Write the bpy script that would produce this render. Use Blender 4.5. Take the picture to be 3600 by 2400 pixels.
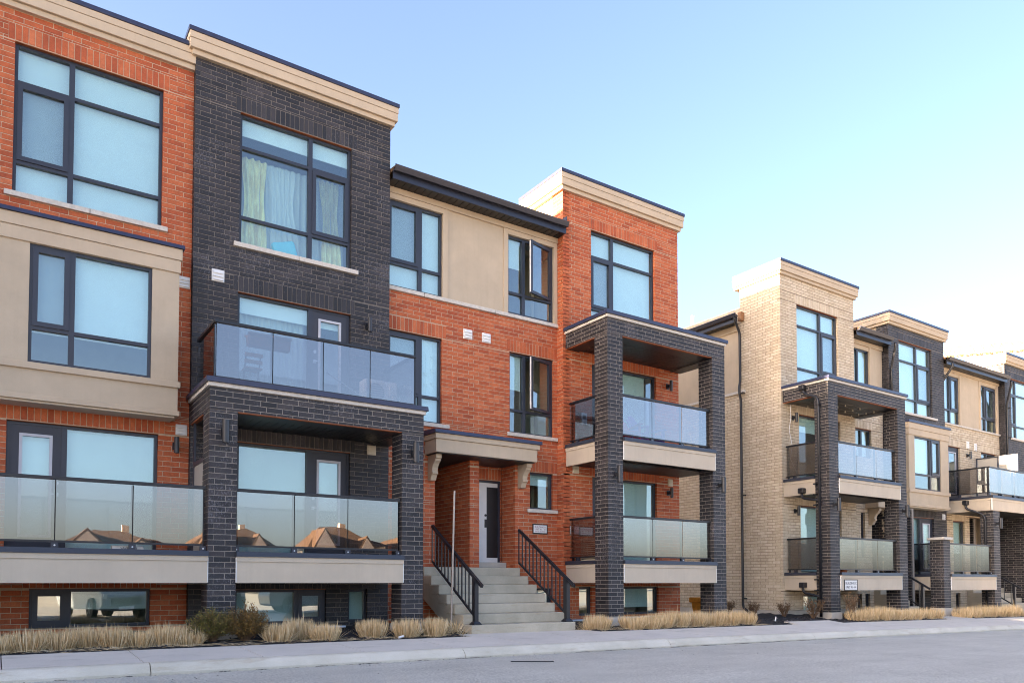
import bpy, math, random
import numpy as np
from mathutils import Vector, Matrix
random.seed(7); rng = np.random.default_rng(7)
for o in list(bpy.data.objects): bpy.data.objects.remove(o)
scene = bpy.context.scene
COL = scene.collection
R = math.radians

# ------------------------------------------------------------------ camera
AZ, PITCH = R(56.0), R(2.0)
FW = Vector((math.cos(AZ) * math.cos(PITCH), math.sin(AZ) * math.cos(PITCH), math.sin(PITCH)))
cam = bpy.data.cameras.new('camera')
cam.sensor_width = 36.0
cam.lens = 26.9
cam.shift_y = (1954.06 - 1200.0) / 3600.0
cam.clip_end = 2000
camo = bpy.data.objects.new('camera', cam); COL.objects.link(camo)
camo.location = (0, 0, 0)
camo.rotation_euler = FW.to_track_quat('-Z', 'Y').to_euler()
scene.camera = camo

# ------------------------------------------------------------------ sky, sun, exposure
SUN_EL = R(12.2)
SUN_TO = Vector((-1.0, 0.035, math.tan(SUN_EL))).normalized()      # towards the sun
world = bpy.data.worlds.new('World'); scene.world = world; world.use_nodes = True
wn = world.node_tree; wn.nodes.clear()
sky = wn.nodes.new('ShaderNodeTexSky'); sky.sky_type = 'NISHITA'; sky.sun_disc = False
sky.sun_elevation = SUN_EL
sky.sun_rotation = math.atan2(SUN_TO.x, SUN_TO.y)
sky.altitude = 200; sky.air_density = 0.75; sky.dust_density = 3.6; sky.ozone_density = 2.0
bg = wn.nodes.new('ShaderNodeBackground'); bg.inputs['Strength'].default_value = 0.05
wo = wn.nodes.new('ShaderNodeOutputWorld')
wn.links.new(sky.outputs[0], bg.inputs['Color']); wn.links.new(bg.outputs[0], wo.inputs['Surface'])
sl = bpy.data.lights.new('sun', 'SUN'); sl.energy = 4.6; sl.angle = R(0.5); sl.color = (1.0, 0.82, 0.6)
so = bpy.data.objects.new('sun', sl); COL.objects.link(so)
so.rotation_euler = (-SUN_TO).to_track_quat('-Z', 'Y').to_euler(); so.location = (-40, 10, 30)
vs = scene.view_settings
vs.view_transform = 'Standard'; vs.look = 'None'; vs.gamma = 1.0; vs.use_curve_mapping = False
vs.exposure = 3.95
vs.use_white_balance = True; vs.white_balance_temperature = 7100; vs.white_balance_tint = 18
scene.render.engine = 'CYCLES'
scene.cycles.filter_width = 1.0; scene.cycles.max_bounces = 8; scene.cycles.transparent_max_bounces = 24
scene.cycles.caustics_reflective = False; scene.cycles.caustics_refractive = False

# ------------------------------------------------------------------ material helpers
def N(nt, t, **kw):
    n = nt.nodes.new(t)
    for k, v in kw.items(): setattr(n, k, v)
    return n
def new_mat(name):
    m = bpy.data.materials.new(name); m.use_nodes = True
    nt = m.node_tree; nt.nodes.clear()
    out = N(nt, 'ShaderNodeOutputMaterial'); b = N(nt, 'ShaderNodeBsdfPrincipled')
    nt.links.new(b.outputs[0], out.inputs[0])
    return m, nt, b, out
def ramp(nt, stops):
    r = N(nt, 'ShaderNodeValToRGB'); e = r.color_ramp.elements
    e[0].position, e[0].color = stops[0][0], (*stops[0][1], 1)
    e[1].position, e[1].color = stops[-1][0], (*stops[-1][1], 1)
    for p, c in stops[1:-1]:
        x = e.new(p); x.color = (*c, 1)
    return r
def mixc(nt, mode='MIX'):
    return N(nt, 'ShaderNodeMix', data_type='RGBA', blend_type=mode)
def noise(nt, scale, detail=4, rough=0.55, vec=None, stretch=None):
    g = N(nt, 'ShaderNodeNewGeometry') if vec is None else None
    src = g.outputs['Position'] if vec is None else vec
    if stretch is not None:
        mp = N(nt, 'ShaderNodeMapping'); mp.inputs['Scale'].default_value = stretch
        nt.links.new(src, mp.inputs[0]); src = mp.outputs[0]
    n = N(nt, 'ShaderNodeTexNoise'); n.inputs['Scale'].default_value = scale
    n.inputs['Detail'].default_value = detail; n.inputs['Roughness'].default_value = rough
    nt.links.new(src, n.inputs['Vector'])
    return n
def bump(nt, b, h, strength=0.3, dist=0.01):
    bp = N(nt, 'ShaderNodeBump'); bp.inputs['Strength'].default_value = strength; bp.inputs['Distance'].default_value = dist
    nt.links.new(h, bp.inputs['Height']); nt.links.new(bp.outputs[0], b.inputs['Normal'])
def plain(name, col, rough=0.6, metal=0.0, var=0.12, scale=6.0, bumps=0.0, bscale=60, spec=None, stretch=None):
    """one colour with a little uneven tone and fine relief"""
    m, nt, b, out = new_mat(name)
    n = noise(nt, scale, 5, 0.6, stretch=stretch)
    d = tuple(c * (1 - var) for c in col); l = tuple(min(1, c * (1 + var)) for c in col)
    r = ramp(nt, [(0.3, d), (0.7, l)])
    nt.links.new(n.outputs['Fac'], r.inputs[0]); nt.links.new(r.outputs[0], b.inputs['Base Color'])
    b.inputs['Roughness'].default_value = rough; b.inputs['Metallic'].default_value = metal
    if spec is not None: b.inputs['Specular IOR Level'].default_value = spec
    if bumps:
        n2 = noise(nt, bscale, 6, 0.65); bump(nt, b, n2.outputs['Fac'], bumps, 0.01)
    return m
def brick_mat(name, stops, stain=None, stain_lo=0.6, stain_hi=0.75, rough=0.8):
    m, nt, b, out = new_mat(name)
    oi = N(nt, 'ShaderNodeObjectInfo'); g = N(nt, 'ShaderNodeNewGeometry')
    ad = N(nt, 'ShaderNodeMath', operation='ADD'); fr = N(nt, 'ShaderNodeMath', operation='FRACT')
    nt.links.new(oi.outputs['Random'], ad.inputs[0]); nt.links.new(g.outputs['Random Per Island'], ad.inputs[1])
    nt.links.new(ad.outputs[0], fr.inputs[0])
    r = ramp(nt, stops); nt.links.new(fr.outputs[0], r.inputs[0])
    # speckle and smears inside each brick
    n1 = noise(nt, 45, 6, 0.7); n2 = noise(nt, 7, 4, 0.6)
    mx = mixc(nt, 'OVERLAY'); mx.inputs['Factor'].default_value = 0.5
    nt.links.new(r.outputs[0], mx.inputs['A']); nt.links.new(n1.outputs['Fac'], mx.inputs['B'])
    mx2 = mixc(nt, 'OVERLAY'); mx2.inputs['Factor'].default_value = 0.35
    nt.links.new(mx.outputs['Result'], mx2.inputs['A']); nt.links.new(n2.outputs['Fac'], mx2.inputs['B'])
    last = mx2.outputs['Result']
    if stain:
        n3 = noise(nt, 1.3, 3, 0.5); n4 = noise(nt, 38, 5, 0.75, stretch=(1, 1, 0.6))
        a = N(nt, 'ShaderNodeMath', operation='MULTIPLY_ADD'); a.inputs[1].default_value = 0.75
        nt.links.new(n4.outputs['Fac'], a.inputs[0])
        h = N(nt, 'ShaderNodeMath', operation='MULTIPLY'); h.inputs[1].default_value = 0.3
        nt.links.new(n3.outputs['Fac'], h.inputs[0]); nt.links.new(h.outputs[0], a.inputs[2])
        mr = N(nt, 'ShaderNodeMapRange'); mr.inputs[1].default_value = stain_lo; mr.inputs[2].default_value = stain_hi
        mr.inputs[4].default_value = 0.75
        nt.links.new(a.outputs[0], mr.inputs[0])
        mx3 = mixc(nt); nt.links.new(mr.outputs[0], mx3.inputs['Factor'])
        nt.links.new(last, mx3.inputs['A']); mx3.inputs['B'].default_value = (*stain, 1)
        last = mx3.outputs['Result']
    nt.links.new(last, b.inputs['Base Color'])
    b.inputs['Roughness'].default_value = rough
    bump(nt, b, n1.outputs['Fac'], 0.35, 0.008)
    return m
def glass_mat(name, tint, refl, rough=0.0, wave=.02):
    m = bpy.data.materials.new(name); m.use_nodes = True; nt = m.node_tree; nt.nodes.clear()
    out = N(nt, 'ShaderNodeOutputMaterial'); mix = N(nt, 'ShaderNodeMixShader')
    t = N(nt, 'ShaderNodeBsdfTransparent'); t.inputs[0].default_value = (*tint, 1)
    g = N(nt, 'ShaderNodeBsdfAnisotropic') if hasattr(bpy.types, 'ShaderNodeBsdfAnisotropic') else N(nt, 'ShaderNodeBsdfGlossy')
    g.inputs['Color'].default_value = (1, 1, 1, 1); g.inputs['Roughness'].default_value = rough
    ge0 = N(nt, 'ShaderNodeNewGeometry'); dt = N(nt, 'ShaderNodeVectorMath', operation='DOT_PRODUCT')
    nt.links.new(ge0.outputs['Incoming'], dt.inputs[0]); nt.links.new(ge0.outputs['Normal'], dt.inputs[1])
    ab = N(nt, 'ShaderNodeMath', operation='ABSOLUTE'); nt.links.new(dt.outputs['Value'], ab.inputs[0])
    iv = N(nt, 'ShaderNodeMath', operation='SUBTRACT'); iv.inputs[0].default_value = 1.0; nt.links.new(ab.outputs[0], iv.inputs[1])
    pw = N(nt, 'ShaderNodeMath', operation='POWER'); pw.inputs[1].default_value = 5.0; nt.links.new(iv.outputs[0], pw.inputs[0])
    a = N(nt, 'ShaderNodeMath', operation='MULTIPLY_ADD'); a.use_clamp = True; a.inputs[1].default_value = 1 - refl; a.inputs[2].default_value = refl
    nt.links.new(pw.outputs[0], a.inputs[0]); nt.links.new(a.outputs[0], mix.inputs[0])
    nt.links.new(t.outputs[0], mix.inputs[1]); nt.links.new(g.outputs[0], mix.inputs[2])
    # panes are never perfectly flat
    n = noise(nt, 1.1, 1, 0.4); ge = N(nt, 'ShaderNodeNewGeometry')
    sb = N(nt, 'ShaderNodeVectorMath', operation='SUBTRACT'); sb.inputs[1].default_value = (.5, .5, .5)
    sc = N(nt, 'ShaderNodeVectorMath', operation='SCALE'); sc.inputs['Scale'].default_value = wave
    av = N(nt, 'ShaderNodeVectorMath', operation='ADD'); nv = N(nt, 'ShaderNodeVectorMath', operation='NORMALIZE')
    nt.links.new(n.outputs['Color'], sb.inputs[0]); nt.links.new(sb.outputs[0], sc.inputs[0]); nt.links.new(sc.outputs[0], av.inputs[0])
    nt.links.new(ge.outputs['Normal'], av.inputs[1]); nt.links.new(av.outputs[0], nv.inputs[0]); nt.links.new(nv.outputs[0], g.inputs['Normal'])
    nt.links.new(mix.outputs[0], out.inputs[0])
    return m

M = {}
M['red'] = brick_mat('red_brick', [(0.0, (.37, .074, .026)), (.25, (.44, .094, .032)), (.55, (.48, .109, .037)), (.8, (.51, .124, .043)), (1.0, (.54, .150, .060))],
                     stain=(.50, .27, .18), stain_lo=.62, stain_hi=.80)
M['dark'] = brick_mat('dark_brick', [(0.0, (.011, .0105, .0125)), (.35, (.017, .016, .019)), (.7, (.025, .0225, .0255)), (1.0, (.042, .035, .036))],
                      stain=(.26, .25, .28), stain_lo=.575, stain_hi=.72, rough=.6)
M['beige'] = brick_mat('beige_brick', [(0.0, (.54, .43, .30)), (.3, (.58, .47, .33)), (.7, (.62, .51, .37)), (1.0, (.66, .55, .41))])
M['m_red'] = plain('light_mortar', (.52, .38, .26), .9, scale=20, bumps=.3)
M['m_dark'] = plain('grey_mortar', (.29, .255, .22), .9, scale=20, bumps=.3)
M['m_soot'] = plain('soot_mortar', (.19, .165, .14), .9, scale=20, bumps=.3)
M['m_beige'] = plain('brown_mortar', (.24, .18, .125), .9, scale=20, bumps=.3)
def stucco_mat(name, col, sc):
    m, nt, b, out = new_mat(name)
    n = noise(nt, sc, 6, .65); r = ramp(nt, [(.3, tuple(c * .90 for c in col)), (.7, tuple(c * 1.05 for c in col))]); nt.links.new(n.outputs['Fac'], r.inputs[0])
    n2 = noise(nt, 2.2, 4, .6, stretch=(5, 5, .35)); rr = ramp(nt, [(.50, (0, 0, 0)), (.78, (1, 1, 1))]); nt.links.new(n2.outputs['Fac'], rr.inputs[0])
    f = N(nt, 'ShaderNodeMath', operation='MULTIPLY'); f.inputs[1].default_value = .14; nt.links.new(rr.outputs[0], f.inputs[0])
    mx = mixc(nt); nt.links.new(f.outputs[0], mx.inputs['Factor']); nt.links.new(r.outputs[0], mx.inputs['A']); mx.inputs['B'].default_value = (col[0] * .6, col[1] * .58, col[2] * .55, 1)
    nt.links.new(mx.outputs['Result'], b.inputs['Base Color']); b.inputs['Roughness'].default_value = .9
    n3 = noise(nt, 130, 6, .7); bump(nt, b, n3.outputs['Fac'], .3, .01); return m
M['stucco'] = stucco_mat('tan_stucco', (.53, .425, .305), 2.0)
M['trim'] = stucco_mat('tan_trim', (.55, .435, .31), 1.5)
M['fascia'] = stucco_mat('tan_fascia', (.575, .48, .365), 1.2)
M['stone'] = plain('limestone', (.60, .55, .48), .85, var=.12, scale=18, bumps=.6, bscale=50)
M['frame'] = plain('charcoal_frame', (.030, .035, .050), .42, var=.06)
M['door'] = plain('charcoal_door', (.034, .038, .052), .5, var=.06)
M['black'] = plain('black_metal', (.014, .015, .019), .38, var=.05)
M['cap'] = plain('navy_cap_flashing', (.030, .036, .075), .35, var=.1)
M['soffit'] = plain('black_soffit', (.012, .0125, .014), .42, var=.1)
M['gutter'] = plain('dark_gutter', (.022, .025, .040), .35, var=.08)
M['white'] = plain('white_plastic', (.78, .77, .74), .5, var=.04)
M['lite'] = plain('lite_trim', (.52, .53, .57), .5, var=.03)
M['cream'] = plain('cream_plastic', (.70, .62, .48), .55, var=.05)
M['blind'] = plain('roller_blind', (.86, .86, .85), .9, var=.03, scale=3)
M['room'] = plain('interior_paint', (.42, .41, .38), .9, var=.05)
M['rust'] = plain('rusty_lintel', (.30, .085, .028), .8, var=.3, scale=14)
M['concrete'] = plain('step_concrete', (.52, .47, .40), .9, var=.13, scale=2.5, bumps=.3, bscale=60)
M['galv'] = plain('galvanised_steel', (.52, .57, .62), .35, metal=.7, var=.1)
M['steel'] = plain('bare_steel', (.30, .27, .25), .4, metal=.9, var=.1)
M['glass'] = glass_mat('window_glass', (.86, .985, .985), .13, wave=.012)
M['bglass'] = glass_mat('balcony_glass', (.60, .58, .57), .20, wave=.014)
M['frost'] = plain('frosted_screen', (.38, .36, .32), .5, var=.05)
M['wood'] = plain('weathered_wood', (.30, .15, .07), .8, var=.25, scale=12)
M['orange'] = plain('orange_plastic', (.60, .25, .03), .6, var=.25, scale=10)
M['pink'] = plain('pink_plastic', (.75, .10, .16), .5, var=.06)
M['purple'] = plain('violet_plastic', (.28, .12, .50), .5, var=.06)
M['drape'] = plain('yellow_drape', (.95, .68, .34), .8, var=.35, scale=5, stretch=(4, 1, .6))
M['cyan'] = plain('turquoise_cushion', (.12, .60, .72), .8, var=.06)
M['shingle'] = plain('brown_shingle', (.075, .042, .022), .95, var=.3, scale=6, bumps=.5, bscale=14)
M['siding'] = plain('far_siding', (.36, .30, .25), .9, var=.1)
M['lamp'] = plain('brushed_charcoal', (.028, .029, .033), .36, metal=.0, var=.05)
M['crane'] = plain('crane_yellow', (.34, .20, .09), .6, var=.1)
M['leaf_dry'] = plain('dead_leaf', (.10, .055, .022), .9, var=.4, scale=20)
M['twig'] = plain('dry_twig', (.17, .10, .055), .95, var=.35, scale=12)
def sheer_mat():
    m = bpy.data.materials.new('sheer_curtain'); m.use_nodes = True; nt = m.node_tree; nt.nodes.clear()
    out = N(nt, 'ShaderNodeOutputMaterial'); mix = N(nt, 'ShaderNodeMixShader'); mix.inputs[0].default_value = .45
    t = N(nt, 'ShaderNodeBsdfTransparent'); d = N(nt, 'ShaderNodeBsdfDiffuse'); d.inputs[0].default_value = (.85, .87, .86, 1)
    nt.links.new(d.outputs[0], mix.inputs[1]); nt.links.new(t.outputs[0], mix.inputs[2]); nt.links.new(mix.outputs[0], out.inputs[0])
    return m
M['sheer'] = sheer_mat()
def screen_mat():
    m = bpy.data.materials.new('insect_screen'); m.use_nodes = True; nt = m.node_tree; nt.nodes.clear()
    out = N(nt, 'ShaderNodeOutputMaterial'); mix = N(nt, 'ShaderNodeMixShader'); mix.inputs[0].default_value = .80
    t = N(nt, 'ShaderNodeBsdfTransparent'); d = N(nt, 'ShaderNodeBsdfDiffuse'); d.inputs[0].default_value = (.10, .12, .15, 1)
    nt.links.new(d.outputs[0], mix.inputs[1]); nt.links.new(t.outputs[0], mix.inputs[2]); nt.links.new(mix.outputs[0], out.inputs[0])
    return m
M['screen'] = screen_mat()
def straw_mat():
    m, nt, b, out = new_mat('straw'); g = N(nt, 'ShaderNodeNewGeometry')
    r = ramp(nt, [(0, (.42, .27, .12)), (.35, (.68, .48, .25)), (.75, (.82, .62, .36)), (1, (.88, .72, .48))])
    nt.links.new(g.outputs['Random Per Island'], r.inputs[0]); nt.links.new(r.outputs[0], b.inputs['Base Color']); b.inputs['Roughness'].default_value = .8
    return m
M['straw'] = straw_mat()
def yew_mat(name, stops):
    m, nt, b, out = new_mat(name); g = N(nt, 'ShaderNodeNewGeometry')
    r = ramp(nt, stops); nt.links.new(g.outputs['Random Per Island'], r.inputs[0]); nt.links.new(r.outputs[0], b.inputs['Base Color']); b.inputs['Roughness'].default_value = .65
    return m
M['yew'] = yew_mat('evergreen_leaf', [(0, (.035, .038, .012)), (.4, (.10, .10, .02)), (.75, (.20, .17, .03)), (1, (.33, .20, .04))])
M['yew2'] = yew_mat('bronzed_leaf', [(0, (.045, .035, .012)), (.4, (.13, .085, .02)), (.75, (.26, .15, .03)), (1, (.42, .20, .045))])
M['mulch_chip'] = yew_mat('mulch_chip', [(0, (.006, .006, .008)), (.6, (.018, .017, .022)), (.9, (.05, .045, .05)), (1, (.20, .18, .18))])
def mulch_mat():
    m, nt, b, out = new_mat('mulch'); n = noise(nt, 30, 8, .75)
    r = ramp(nt, [(.35, (.006, .006, .008)), (.62, (.028, .024, .026)), (.78, (.10, .085, .075))])
    nt.links.new(n.outputs['Fac'], r.inputs[0]); nt.links.new(r.outputs[0], b.inputs['Base Color']); b.inputs['Roughness'].default_value = .95
    bump(nt, b, n.outputs['Fac'], 1.0, .05); return m
M['mulch'] = mulch_mat()
def walk_mat(name, c0, c1, rusty=False):
    m, nt, b, out = new_mat(name)
    n = noise(nt, 1.4, 5, .6); r = ramp(nt, [(.3, c0), (.7, c1)]); nt.links.new(n.outputs['Fac'], r.inputs[0])
    n2 = noise(nt, 90, 4, .7); mx = mixc(nt, 'OVERLAY'); mx.inputs['Factor'].default_value = .35
    nt.links.new(r.outputs[0], mx.inputs['A']); nt.links.new(n2.outputs['Fac'], mx.inputs['B']); last = mx.outputs['Result']
    n3 = noise(nt, 3.0, 6, .7, stretch=(.5, 1, 3)); rr = ramp(nt, [(.56, (0, 0, 0)), (.72, (1, 1, 1))]); nt.links.new(n3.outputs['Fac'], rr.inputs[0])
    mx2 = mixc(nt); sc = N(nt, 'ShaderNodeMath', operation='MULTIPLY'); sc.inputs[1].default_value = .55 if rusty else .5
    nt.links.new(rr.outputs[0], sc.inputs[0]); nt.links.new(sc.outputs[0], mx2.inputs['Factor'])
    nt.links.new(last, mx2.inputs['A']); mx2.inputs['B'].default_value = (.36, .25, .15, 1) if rusty else (.34, .30, .25, 1)
    nt.links.new(mx2.outputs['Result'], b.inputs['Base Color']); b.inputs['Roughness'].default_value = .92
    bump(nt, b, n2.outputs['Fac'], .25, .006); return m
M['walk'] = walk_mat('sidewalk_concrete', (.56, .505, .44), (.64, .58, .505))
M['kerb'] = walk_mat('kerb_concrete', (.52, .475, .38), (.66, .60, .50), True)
M['step'] = walk_mat('stair_concrete', (.38, .335, .25), (.55, .48, .37), True)
def asphalt_mat():
    m, nt, b, out = new_mat('asphalt'); n = noise(nt, 1.0, 4, .6); n2 = noise(nt, 170, 3, .8)
    r = ramp(nt, [(.3, (.45, .42, .36)), (.7, (.52, .488, .42))]); nt.links.new(n.outputs['Fac'], r.inputs[0])
    mx = mixc(nt, 'OVERLAY'); mx.inputs['Factor'].default_value = .75
    nt.links.new(r.outputs[0], mx.inputs['A']); nt.links.new(n2.outputs['Fac'], mx.inputs['B'])
    n5 = noise(nt, .8, 6, .7, stretch=(.25, 1.6, 1)); r5 = ramp(nt, [(.35, (.40, .40, .40)), (.65, (.60, .60, .60))]); nt.links.new(n5.outputs['Fac'], r5.inputs[0])
    mq = mixc(nt, 'OVERLAY'); mq.inputs['Factor'].default_value = .35; nt.links.new(mx.outputs['Result'], mq.inputs['A']); nt.links.new(r5.outputs[0], mq.inputs['B']); mx = mq
    n6 = noise(nt, 42, 2, .9); r6 = ramp(nt, [(.36, (.25, .25, .25)), (.5, (.5, .5, .5)), (.66, (.72, .72, .72))]); nt.links.new(n6.outputs['Fac'], r6.inputs[0])
    mq = mixc(nt, 'OVERLAY'); mq.inputs['Factor'].default_value = .8; nt.links.new(mx.outputs['Result'], mq.inputs['A']); nt.links.new(r6.outputs[0], mq.inputs['B']); mx = mq
    v = N(nt, 'ShaderNodeTexVoronoi'); v.inputs['Scale'].default_value = 36; g = N(nt, 'ShaderNodeNewGeometry'); nt.links.new(g.outputs['Position'], v.inputs['Vector'])
    rr = ramp(nt, [(.06, (1, 1, 1)), (.12, (0, 0, 0))]); nt.links.new(v.outputs['Distance'], rr.inputs[0])
    sp = mixc(nt); s = N(nt, 'ShaderNodeMath', operation='MULTIPLY'); s.inputs[1].default_value = .5; nt.links.new(rr.outputs[0], s.inputs[0]); nt.links.new(s.outputs[0], sp.inputs['Factor'])
    nt.links.new(mx.outputs['Result'], sp.inputs['A']); sp.inputs['B'].default_value = (.60, .59, .58, 1)
    nt.links.new(sp.outputs['Result'], b.inputs['Base Color']); b.inputs['Roughness'].default_value = .9
    bump(nt, b, n2.outputs['Fac'], .6, .01); return m
M['asphalt'] = asphalt_mat()
M['carpaint'] = plain('silver_car_paint', (.30, .33, .36), .25, metal=.4, var=.03); M['carpaint2'] = plain('slate_car_paint', (.06, .075, .09), .25, metal=.3, var=.03); M['tyre'] = plain('tyre_rubber', (.02, .02, .02), .8); M['lot'] = plain('bounce_concrete', (.34, .32, .29), .9, var=.12, scale=1.5)  # lot colour raised so the unseen lot throws fill light on the fronts
M['field'] = plain('bounce_gravel', (.42, .38, .31), .95, var=.25, scale=.4)  # unseen ground kept pale to bounce sunlight onto the fronts

# ------------------------------------------------------------------ mesh helpers
WL = {}
def link(o, parent, loc):
    COL.objects.link(o); WL[o.name] = Vector(loc)
    if parent is not None:
        o.parent = parent; o.location = Vector(loc) - WL[parent.name]
    else: o.location = loc
class MB:
    def __init__(s): s.v = []; s.f = []
    def add(s, vs, fs):
        k = len(s.v); s.v += [tuple(p) for p in vs]; s.f += [tuple(i + k for i in f) for f in fs]; return s
    def box(s, x0, x1, y0, y1, z0, z1):
        return s.add([(x0, y0, z0), (x1, y0, z0), (x1, y1, z0), (x0, y1, z0), (x0, y0, z1), (x1, y0, z1), (x1, y1, z1), (x0, y1, z1)],
                     [(0, 3, 2, 1), (4, 5, 6, 7), (0, 1, 5, 4), (1, 2, 6, 5), (2, 3, 7, 6), (3, 0, 4, 7)])
    def quad(s, a, b, c, d): return s.add([a, b, c, d], [(0, 1, 2, 3)])
    def prism(s, pts, axis, a0, a1):
        n = len(pts)
        def P(p, a): return (a, p[0], p[1]) if axis == 'x' else (p[0], a, p[1]) if axis == 'y' else (p[0], p[1], a)
        v = [P(p, a0) for p in pts] + [P(p, a1) for p in pts]
        f = [tuple(range(n))[::-1], tuple(range(n, 2 * n))] + [(i, (i + 1) % n, n + (i + 1) % n, n + i) for i in range(n)]
        return s.add(v, f)
    def beam(s, p0, p1, w, h):
        """square bar from p0 to p1"""
        p0, p1 = Vector(p0), Vector(p1); d = (p1 - p0).normalized()
        a = d.cross(Vector((0, 0, 1)))
        if a.length < .01: a = Vector((1, 0, 0))
        a.normalize(); b = a.cross(d)
        v = []
        for p in (p0, p1):
            for i, j in ((-1, -1), (1, -1), (1, 1), (-1, 1)): v.append(p + a * (i * w / 2) + b * (j * h / 2))
        return s.add(v, [(3, 2, 1, 0), (4, 5, 6, 7), (0, 1, 5, 4), (1, 2, 6, 5), (2, 3, 7, 6), (3, 0, 4, 7)])
    def cyl(s, p0, p1, r0, r1=None, n=12, caps=True):
        r1 = r0 if r1 is None else r1
        p0, p1 = Vector(p0), Vector(p1); d = (p1 - p0).normalized(); a = d.orthogonal().normalized(); b = d.cross(a)
        v = [p + a * (r * math.cos(t)) + b * (r * math.sin(t)) for p, r in ((p0, r0), (p1, r1)) for t in (2 * math.pi * i / n for i in range(n))]
        f = [(i, (i + 1) % n, n + (i + 1) % n, n + i) for i in range(n)]
        if caps: f += [tuple(range(n))[::-1], tuple(range(n, 2 * n))]
        return s.add(v, f)
    def tube(s, pts, r, n=8):
        pts = [Vector(p) for p in pts]
        rings = []
        for i, p in enumerate(pts):
            d = (pts[min(i + 1, len(pts) - 1)] - pts[max(i - 1, 0)]).normalized()
            a = d.cross(Vector((.31, .95, .07))).normalized(); b = d.cross(a)
            rings.append([p + a * (r * math.cos(2 * math.pi * k / n)) + b * (r * math.sin(2 * math.pi * k / n)) for k in range(n)])
        v = [q for rg in rings for q in rg]; f = []
        for i in range(len(pts) - 1):
            for k in range(n): f.append((i * n + k, i * n + (k + 1) % n, (i + 1) * n + (k + 1) % n, (i + 1) * n + k))
        f += [tuple(range(n))[::-1], tuple(range((len(pts) - 1) * n, len(pts) * n))]
        return s.add(v, f)
    def build(s, name, mat, parent=None, kind=None, smooth=False, bevel=0):
        v = np.array(s.v, dtype=float); c = (v.min(0) + v.max(0)) / 2
        if parent is None: c[2] = v[:, 2].min()
        me = bpy.data.meshes.new(name); me.from_pydata((v - c).tolist(), [], s.f); me.update()
        me.materials.append(M[mat] if isinstance(mat, str) else mat)
        if smooth: me.polygons.foreach_set('use_smooth', [True] * len(me.polygons))
        o = bpy.data.objects.new(name, me); link(o, parent, c)
        if kind: o['kind'] = kind
        if bevel:
            bm = o.modifiers.new('bevel', 'BEVEL'); bm.width = bevel; bm.segments = 2; bm.limit_method = 'ANGLE'
        return o
def box(name, mat, parent, *a, bevel=0, kind=None): return MB().box(*a).build(name, mat, parent, bevel=bevel, kind=kind)
def tag(o, label, cat, group=None):
    o['label'] = label; o['category'] = cat
    if group: o['group'] = group
    return o
def thing(name, label, cat, loc, group=None):
    o = bpy.data.objects.new(name, None); o.empty_display_size = .2; link(o, None, loc)
    return tag(o, label, cat, group)

# ground heights: the street falls gently to the right
def cl(x): return min(max(x, -30.0), 48.0)
def zs(x): x = cl(x); return -.985 - .003 * x - .00015 * x * x if x > 0 else -.985 - .003 * x
def zk(x): x = cl(x); return -1.04 - .0045 * x - .00021 * x * x if x > 0 else -1.04 - .0045 * x
def zr(x): x = cl(x); return -1.185 - .007 * x - .00010 * x * x if x > 0 else -1.185 - .007 * x

# ------------------------------------------------------------------ brickwork
CH, BLN, JT = .094, .285, .0115
ZB = -1.06
BR = {}      # thing name -> list of brick records
_bt = None
def brick_template():
    e, c = .016, .05; d = .0045
    v = [(-.5 + e, 0, -.5 + c), (.5 - e, 0, -.5 + c), (.5 - e, 0, .5 - c), (-.5 + e, 0, .5 - c),
         (-.5, d, -.5), (.5, d, -.5), (.5, d, .5), (-.5, d, .5), (-.5, .09, -.5), (.5, .09, -.5), (.5, .09, .5), (-.5, .09, .5)]
    f = [(0, 1, 2, 3), (4, 5, 1, 0), (5, 6, 2, 1), (6, 7, 3, 2), (7, 4, 0, 3), (8, 9, 5, 4), (9, 10, 6, 5), (10, 11, 7, 6), (11, 8, 4, 7)]
    return np.array(v), f
TV, TF = brick_template()
def rec(th, part, face, plane, uc, zc, ln, h, mat):
    BR.setdefault(th.name, []).append((part, face, plane + rng.uniform(-.0018, .0018), uc, zc, ln, h, mat))
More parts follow.
